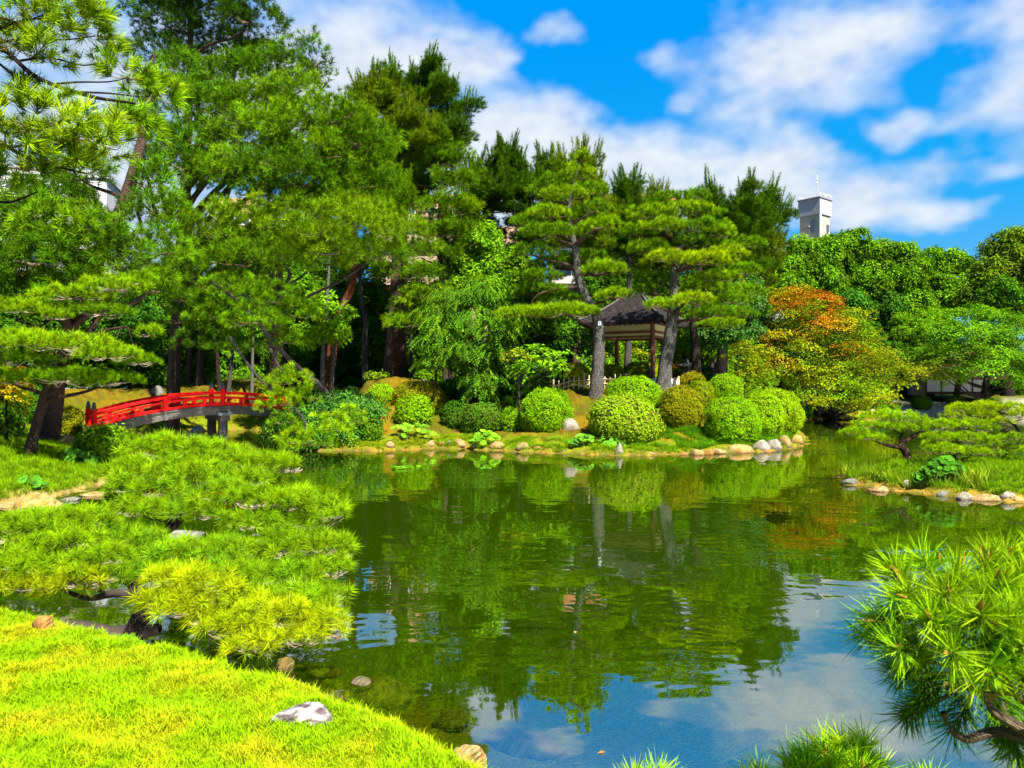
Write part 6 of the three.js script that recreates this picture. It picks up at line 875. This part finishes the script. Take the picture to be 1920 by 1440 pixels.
backT(428, 1590, 738, 67, 64, 84, P.leafDark, P.leaf, 'dark green tree behind the right shoulder of the orange maple');
// thin stems
const stemTree = (seed, trunk, barkM, lobes, col, label) => leafTree({ seed, name: 'slender_tree', category: 'tree', label, trunk, bark: barkM, leaf: { ...lf, col, col2: P.leafBright, share: 0.35, sub: 7 }, lobes });
stemTree(501, [[603, 712, 31, 4.5], [606, 660, 31, 4], [610, 600, 31, 3.5], [616, 520, 31, 2.5], [618, 480, 31, 1.5]], BARK.pale, [[595, 625, 26, 18, 31], [625, 615, 24, 18, 30.6], [600, 570, 26, 22, 31.4]], P.leafBright, 'slim pale-barked tree left of the red pine');
stemTree(502, [[618, 700, 31.5, 3.5], [628, 650, 31.5, 3], [640, 600, 31.6, 2.5], [645, 560, 31.8, 1.5]], BARK.pale, [[635, 620, 22, 16, 31.4], [640, 590, 20, 16, 31.6]], P.leaf, 'slim slanting pale stem right of the red pine');
stemTree(503, [[685, 678, 37, 5.5], [684, 630, 37, 5], [686, 605, 37, 5], [680, 570, 37, 4.5], [676, 530, 37, 4], [674, 495, 37, 3]], BARK.grey, [[680, 480, 40, 26, 37.4], [710, 500, 24, 18, 37], [660, 500, 26, 20, 38]], P.leaf, 'crooked grey stem on the crest of the moss hill');
stemTree(504, [[374, 702, 42, 6], [376, 660, 42, 5.5], [380, 600, 42, 4], [384, 520, 42, 2]], BARK.pink, [[380, 560, 40, 30, 42.5], [410, 580, 30, 24, 42]], P.leaf, 'pale brown trunk right of the upright great pine trunk');
stemTree(505, [[353, 700, 43, 4.5], [356, 650, 43, 4], [360, 580, 43, 3]], BARK.brown, [[350, 560, 34, 28, 43.4]], P.leafDark, 'second brown trunk close to the great pine trunk');
stemTree(506, [[412, 715, 40, 4], [408, 680, 40, 3.5], [406, 620, 40, 3]], BARK.dark, [[400, 590, 36, 26, 40.5], [430, 610, 26, 20, 40]], P.leaf, 'dark slim trunk left above the bridge post caps');
stemTree(507, [[428, 710, 40, 3.5], [436, 660, 40, 3], [440, 610, 40, 2]], BARK.grey, [[450, 590, 34, 24, 40]], P.leafDark, 'slanting slim trunk right above the bridge post caps');
stemTree(508, [[472, 712, 39, 3], [474, 660, 39, 2.6], [478, 600, 39, 2]], BARK.pale, [[480, 600, 34, 26, 39.4]], P.leaf, 'thin pale trunk left of the drooping boughs');
stemTree(509, [[534, 705, 38, 6], [536, 640, 38, 5.5], [540, 560, 38, 4]], BARK.dark, [[545, 560, 40, 30, 38.4]], P.leafDark, 'dark trunk behind the drooping boughs');
stemTree(510, [[772, 690, 40, 3], [770, 640, 40, 2.6], [768, 600, 40, 2]], BARK.grey, [[770, 590, 30, 22, 40.4]], P.leaf, 'thin grey trunk right of the thick pine trunk');
stemTree(511, [[836, 725, 33.5, 5], [834, 680, 33.5, 4.6], [834, 640, 33.5, 4]], BARK.brown, [[840, 610, 34, 24, 34]], P.leafDark, 'brown trunk under the drooping leaflets');

// ---------------------------------------------------------------- pines on the islet
const isl = { geo: G.tuftSmall, scale: 0.72, size: 0.085, dens: 2.4, lump: 0.24, gap: -0.55, col: [P.pineBright[0] * 1.25, P.pineBright[1] * 1.25, 0.002], col2: P.pineLime, share: 0.45, splay: 0.85, under: 0.15 };
padPine({ seed: 601, name: 'islet_pine', label: 'low spreading pine with a slanting trunk at the left end of the islet', bark: BARK.brown, twigs: 10, twigMat: BARK.twig, leaf: isl, limbScale: 0.8,
  trunk: [[1706, 868, 18.4, 8], [1697, 846, 18.4, 7], [1690, 836, 18.4, 6], [1700, 825, 18.4, 5], [1718, 815, 18.4, 3.5], [1732, 806, 18.4, 2]], extra: [[[1690, 838, 18.4, 5], [1670, 836, 18.2, 4], [1655, 832, 18, 2.4], [1636, 824, 17.9, 1.4]], [[1692, 834, 18.4, 4], [1688, 824, 18.4, 3], [1700, 800, 18.4, 1.6]]],
  pads: [[1652, 785, 40, 9, 18.2], [1696, 786, 40, 10, 18.4], [1735, 796, 26, 7, 18.4], [1632, 800, 30, 6, 18], [1604, 812, 26, 6, 17.9], [1630, 822, 26, 5, 17.8], [1672, 802, 34, 7, 18.1], [1714, 806, 24, 5, 18.3]] });
padPine({ seed: 602, name: 'islet_pine', label: 'middle pine of the islet leaning over the dark round leaves', bark: BARK.brown, twigs: 9, twigMat: BARK.twig, leaf: { ...isl, share: 0.6 }, limbScale: 0.8,
  trunk: [[1800, 872, 17.8, 5], [1790, 855, 17.8, 4], [1785, 840, 17.8, 3.5], [1788, 820, 17.8, 2]],
  pads: [[1775, 800, 38, 9, 17.6], [1818, 798, 36, 9, 17.8], [1845, 806, 24, 7, 17.8], [1768, 822, 34, 7, 17.4], [1812, 824, 40, 8, 17.4], [1848, 832, 26, 7, 17.3], [1776, 844, 40, 7, 17.1], [1826, 850, 40, 7, 17.1], [1752, 834, 22, 6, 17.3]] });
padPine({ seed: 603, name: 'islet_pine', label: 'yellowish pine with twisted dark boughs at the right end of the islet', bark: BARK.dark, branchBark: BARK.brown, twigs: 10, twigMat: BARK.twig, leaf: { ...isl, col: P.pineYellow, col2: P.pineLime, share: 0.4 }, limbScale: 0.8,
  trunk: [[1870, 872, 18.6, 7], [1880, 852, 18.6, 6], [1896, 838, 18.6, 5], [1915, 826, 18.6, 4], [1906, 800, 18.6, 3], [1880, 785, 18.6, 2]], extra: [[[1912, 826, 18.6, 3], [1880, 806, 18.4, 2.6], [1850, 795, 18.2, 2], [1826, 786, 18.1, 1.2]], [[1880, 855, 18.6, 3], [1895, 845, 18.3, 2.4], [1925, 838, 18, 1.6]]],
  pads: [[1806, 768, 32, 7, 18.2], [1850, 766, 36, 8, 18.4], [1896, 768, 36, 8, 18.4], [1788, 780, 20, 5, 18], [1835, 778, 26, 5, 18.2], [1918, 780, 30, 8, 18], [1945, 776, 26, 8, 18.6], [1900, 822, 26, 6, 17.8, { col: P.pineBright }], [1930, 830, 24, 7, 17.8, { col: P.pineBright }], [1880, 792, 18, 5, 18], [1925, 850, 34, 8, 17.6, { col: P.pineBright }], [1895, 842, 20, 5, 17.8, { col: P.pineBright }]] });

// ---------------------------------------------------------------- the foreground pine over the water
const near = { geo: G.tuftNear, size: 0.066, dens: 2.7, lump: 0.17, gap: -0.45, holes: -0.42, contrast: 0.85, col: [0.165, 0.27, 0.002], col2: [0.095, 0.20, 0.002], share: 0.55, splay: 0.8, under: 0.12, amt: 0.3 }, nearY = { col: [0.265, 0.305, 0.002], col2: [0.15, 0.235, 0.002], share: 0.4 }, nearG = { col: [0.062, 0.155, 0.003], col2: P.pineLime, share: 0.3 };
padPine({ seed: 701, name: 'foreground_pine', label: 'low twisted pine spreading over the water beside the near lawn', bark: BARK.dark, branchBark: BARK.twigDark, twigs: 34, twigR: 0.007, twigMat: BARK.twigPale, radial: 12, leaf: near, depthOf: 0.75, limbScale: 0.7,
  trunk: [[225, 1196, 6.45, 26], [262, 1160, 6.55, 17], [268, 1130, 6.6, 13], [256, 1112, 6.7, 12], [250, 1090, 6.9, 11], [270, 1050, 7.2, 10], [300, 1010, 7.6, 8], [340, 970, 7.9, 6], [350, 920, 8.1, 4]],
  extra: [[[80, 1186, 6.3, 13], [110, 1180, 6.35, 17], [150, 1183, 6.4, 19], [190, 1190, 6.45, 20], [230, 1192, 6.5, 18], [300, 1178, 6.5, 9]], [[256, 1115, 6.7, 9], [215, 1112, 6.7, 8], [165, 1122, 6.8, 5], [110, 1100, 6.9, 4], [60, 1060, 7, 2.5]], [[258, 1110, 6.7, 7], [330, 1105, 6.5, 5], [420, 1140, 6.3, 4], [520, 1180, 6.2, 2.5], [600, 1200, 6.2, 1.4]], [[275, 1045, 7.2, 6], [380, 1030, 7.3, 5], [470, 1010, 7.4, 5], [530, 1005, 7.5, 4], [590, 990, 7.5, 2]], [[530, 1005, 7.5, 3], [560, 1030, 7.3, 2.4], [600, 1050, 7.2, 1.6]], [[310, 1000, 7.6, 5], [350, 910, 8, 4], [420, 890, 8.1, 3], [500, 900, 8.1, 2]], [[350, 915, 8.1, 3.4], [346, 895, 8.1, 2.6], [330, 876, 8.1, 1.6]], [[470, 1040, 7.2, 2.6], [490, 1065, 7.1, 2], [540, 1075, 7, 1.2]]],
  pads: [[300, 852, 62, 22, 8.3], [372, 858, 64, 24, 8.4], [440, 872, 60, 20, 8.3], [505, 878, 46, 18, 8.2], [545, 880, 24, 16, 8.1], [255, 888, 46, 18, 8.0], [330, 892, 70, 18, 8.0], [410, 900, 60, 16, 8.1, nearG], [470, 905, 46, 16, 8.0],
    [240, 918, 40, 16, 7.8], [310, 925, 50, 16, 7.8, nearG], [420, 935, 56, 18, 7.7, nearG], [490, 945, 56, 20, 7.5], [560, 950, 56, 22, 7.5], [615, 968, 40, 18, 7.4], [260, 960, 50, 16, 7.6], [340, 960, 60, 14, 7.6, nearG], [480, 985, 56, 16, 7.4, nearG], [590, 985, 44, 16, 7.4],
    [80, 990, 76, 20, 7.2], [160, 985, 60, 20, 7.3], [30, 1010, 60, 20, 7.1], [120, 1020, 76, 20, 7.0], [200, 1015, 50, 18, 7.2, nearG], [40, 1062, 50, 20, 6.8], [110, 1068, 70, 20, 6.8], [190, 1052, 56, 18, 6.9], [70, 1100, 60, 18, 6.7, nearY], [150, 1092, 56, 18, 6.7, nearY], [215, 1085, 30, 16, 6.8],
    [300, 1045, 60, 18, 7.1, nearG], [360, 1040, 56, 16, 7.1, nearG], [430, 1040, 60, 18, 7.0, nearG], [300, 1075, 60, 16, 6.9, nearG], [420, 1075, 60, 16, 6.8, nearG], [530, 1035, 50, 18, 7.1], [600, 1030, 50, 22, 7.1], [640, 1040, 24, 24, 7.1], [620, 1075, 40, 20, 6.9], [560, 1085, 50, 18, 6.8, nearG], [490, 1090, 50, 16, 6.8, nearG], [610, 1120, 46, 18, 6.6], [545, 1125, 46, 18, 6.5, nearG],
    [320, 1100, 50, 20, 6.5, nearY], [380, 1105, 56, 22, 6.4, nearY], [430, 1125, 50, 22, 6.3, nearY], [300, 1135, 40, 20, 6.4, nearY], [360, 1145, 56, 22, 6.25, nearY], [470, 1155, 56, 22, 6.2, nearY], [540, 1165, 56, 22, 6.2, nearY], [600, 1170, 46, 20, 6.2, nearY], [620, 1190, 34, 14, 6.15, nearY], [430, 1185, 50, 18, 6.1, nearY], [500, 1200, 60, 18, 6.05, nearY], [470, 1215, 46, 10, 6.0, nearY], [570, 1200, 46, 14, 6.1, nearY], [385, 1165, 36, 14, 6.2, nearY], [270, 1020, 50, 14, 7.3, nearG], [240, 940, 44, 14, 7.9, nearG], [540, 1010, 60, 14, 7.3, nearG], [250, 1075, 40, 14, 7.0, nearG], [580, 1145, 50, 16, 6.4], [400, 965, 40, 14, 7.6], [470, 1130, 50, 14, 6.5, nearG], [90, 1040, 60, 16, 7.0, nearG]] });

// ---------------------------------------------------------------- the pine at the right hand, close by
{
  const r = rngOf(801), t = thing('close_pine', V(2.3, 0.2, -1.35), 'close pine boughs with long sharp needles at the lower right of the picture', 'pine tree'), wood = [], tw = [], buds = [];
  const bough = (pts) => { const q = pts.map(([x, y, d, w]) => [at(x, y, d), w * d / F]); wood.push(limbGeo(q.map((a) => a[0]), q.map((a) => a[1]), 8, q.length * 5, 0.22)); return new THREE.CatmullRomCurve3(q.map((a) => a[0])); };
  wood.push(limbGeo([V(2.35, 0.1, -1.35), V(2.3, 0.8, -1.4), V(2.2, 1.3, -1.5), V(2.1, 1.7, -1.6)], [0.11, 0.09, 0.07, 0.03], 10, 16));
  const b1 = bough([[2900, 1330, 1.5, 20], [2300, 1330, 1.5, 17], [1985, 1395, 1.5, 15], [1930, 1385, 1.5, 14], [1860, 1372, 1.5, 10], [1810, 1385, 1.5, 8], [1785, 1370, 1.5, 7], [1768, 1335, 1.5, 6]]), b2 = bough([[1960, 1385, 1.5, 12], [1905, 1360, 1.48, 10], [1860, 1330, 1.48, 8], [1840, 1300, 1.5, 7], [1800, 1285, 1.5, 6], [1775, 1290, 1.5, 5]]), b3 = bough([[2300, 1260, 1.45, 14], [1990, 1330, 1.42, 13], [1930, 1320, 1.4, 12], [1890, 1285, 1.4, 10], [1885, 1265, 1.4, 7]]), b4 = bough([[2300, 1200, 1.55, 12], [1980, 1255, 1.55, 11], [1900, 1258, 1.55, 10], [1840, 1250, 1.55, 7], [1780, 1235, 1.55, 5]]), b5 = bough([[2250, 1000, 1.6, 12], [1990, 1130, 1.6, 9], [1890, 1150, 1.6, 7], [1800, 1160, 1.6, 5]]);
  wpart('branchwork', mergeGeometries(wood), bark(0.42, 0.30, 0.20), t);
  const sc = new Scatter();
  const shoot = (px, py, d, dx, dy, dz, n, s, old) => { const c = at(px, py, d), ax = V(dx, dy, dz).normalize(); for (let i = 0; i < n; i++) { const u = i / n, p = c.clone().addScaledVector(ax, -0.05 + 0.10 * u).add(V((r() - 0.5) * 0.02, (r() - 0.5) * 0.02, (r() - 0.5) * 0.02)); sc.add(p, ax.clone().add(V((r() - 0.5) * 0.7, (r() - 0.5) * 0.5, (r() - 0.5) * 0.7)).normalize(), s * (0.85 + 0.3 * r()), old ? vary([0.05, 0.14, 0.002], r, 0.3, [0.10, 0.22, 0.002], 0.4) : vary([0.17, 0.36, 0.002], r, 0.3, [0.32, 0.46, 0.002], 0.4)); } tw.push(twigTo(c.clone().addScaledVector(ax, -0.12).add(V(0.02, -0.03, 0)), c.clone().addScaledVector(ax, 0.06), 0.005, 0.003, r, 0.1, 5, 4)); if (!old) for (let q = 0; q < 2; q++) { const b = c.clone().addScaledVector(ax, 0.06).add(V((r() - 0.5) * 0.03, 0, (r() - 0.5) * 0.03)); buds.push(limbGeo([b, b.clone().addScaledVector(ax, 0.014), b.clone().addScaledVector(ax, 0.032)], [0.0028, 0.0034, 0.0008], 5, 4)); } };
  for (const [x, y, d, dx, dy, dz] of [[1705, 1120, 1.55, -0.5, 0.7, 0.2], [1745, 1110, 1.58, -0.1, 1, 0.2], [1720, 1130, 1.5, -0.7, 0.3, 0.4], [1792, 1120, 1.55, 0.1, 1, 0.1], [1840, 1105, 1.6, 0.0, 1, 0], [1880, 1095, 1.62, 0.2, 1, 0.1], [1915, 1075, 1.62, 0.4, 0.9, 0], [1900, 1110, 1.55, 0.4, 0.8, 0.3], [1850, 1120, 1.5, 0, 0.8, 0.6], [1780, 1140, 1.48, -0.4, 0.6, 0.6], [1820, 1170, 1.42, -0.2, 0.7, 0.7], [1760, 1180, 1.45, -0.6, 0.5, 0.5], [1730, 1215, 1.48, -0.9, 0.2, 0.3], [1790, 1225, 1.42, -0.6, 0.3, 0.7], [1850, 1205, 1.4, 0, 0.7, 0.7], [1900, 1180, 1.42, 0.3, 0.8, 0.5], [1880, 1230, 1.38, 0.1, 0.6, 0.8], [1930, 1215, 1.4, 0.5, 0.7, 0.4], [1700, 1165, 1.52, -0.9, 0.1, 0.1], [1950, 1130, 1.6, 0.4, 0.8, 0.2], [1960, 1060, 1.7, 0.4, 0.8, 0.2], [1840, 1255, 1.4, -0.4, 0.3, 0.9], [1915, 1265, 1.36, 0.2, 0.4, 0.9]]) shoot(x, y, d, dx, dy, dz, 5, 0.68, false);
  for (const [x, y, d, dx, dy, dz] of [[1720, 1250, 1.56, -0.8, -0.1, 0.1], [1760, 1280, 1.56, -0.5, -0.4, 0.2], [1740, 1310, 1.55, -0.7, -0.6, 0.1], [1810, 1300, 1.56, -0.2, -0.6, 0.3], [1850, 1320, 1.55, 0.1, -0.8, 0.2], [1890, 1330, 1.56, 0.1, -0.7, 0.2], [1930, 1345, 1.58, 0.3, -0.6, 0.2], [1905, 1405, 1.5, 0.2, -0.8, 0.2], [1680, 1190, 1.6, -0.9, -0.2, 0]]) shoot(x, y, d, dx, dy, dz, 4, 0.68, true);
  for (const [x, y, d] of [[1178, 1492, 2.0], [1205, 1486, 2.0], [1245, 1488, 2.0], [1385, 1492, 1.9], [1440, 1482, 1.9], [1490, 1460, 1.85], [1520, 1444, 1.85], [1545, 1428, 1.85], [1575, 1424, 1.85], [1600, 1436, 1.85], [1625, 1432, 1.9], [1560, 1456, 1.8], [1610, 1462, 1.8], [1510, 1470, 1.8], [1690, 1488, 1.9], [1730, 1490, 1.9], [1650, 1462, 1.9]]) shoot(x, y + 26, d, (r() - 0.5) * 0.6, 1, (r() - 0.5) * 0.4, 5, 0.74, false);
  const low = [[2700, 1520, 1.7, 12], [2000, 1620, 1.8, 11], [1640, 1500, 1.88, 8], [1560, 1470, 1.86, 5], [1400, 1490, 1.92, 4], [1220, 1480, 2.0, 3]]; tw.push(limbGeo(low.map(([x, y, d]) => at(x, y, d)), low.map(([, , d, w]) => w * d / F), 6, 24));
  sc.build('needles', G.tuftClose, leafMat(0.3, 0.75, 0.08), t);
  wpart('twigs', mergeGeometries(tw), BARK.twig, t, 'stuff');
  wpart('buds', mergeGeometries(buds), std({ color: C(0.26, 0.13, 0.02), roughness: 0.7 }), t, 'stuff');
}
{
  const r = rngOf(880), lm = [[0.20, 0.15, 0.02], [0.26, 0.10, 0.01], [0.12, 0.17, 0.01]].map((c) => new THREE.MeshPhysicalMaterial({ color: C(...c), roughness: 0.8, side: THREE.DoubleSide, specularIntensity: 0.2 })), T = [], K = []; leafTri(T, K, V(0, 0, -0.03), V(0, 0, 1), V(0, 1, 0), 0.065, 0.035, 0.12, 1); const lg = soup(T, K);
  [[1080, 1186], [1128, 1412], [560, 1212]].forEach(([x, y], i) => { const d = EYE * F / (y - 720), o = shadowed(new THREE.Mesh(lg, lm[i % 3])); o.name = numbered('fallen_leaf'); o.position.copy(at(x, y, d)).setY(0.006); o.rotation.y = r() * 6; o.scale.setScalar(0.8 + 0.5 * r()); tag(o, 'small fallen leaf floating on the open water', 'leaf', 'fallen leaves floating on the pond'); scene.add(o); });
}
renderer.render(scene, camera);
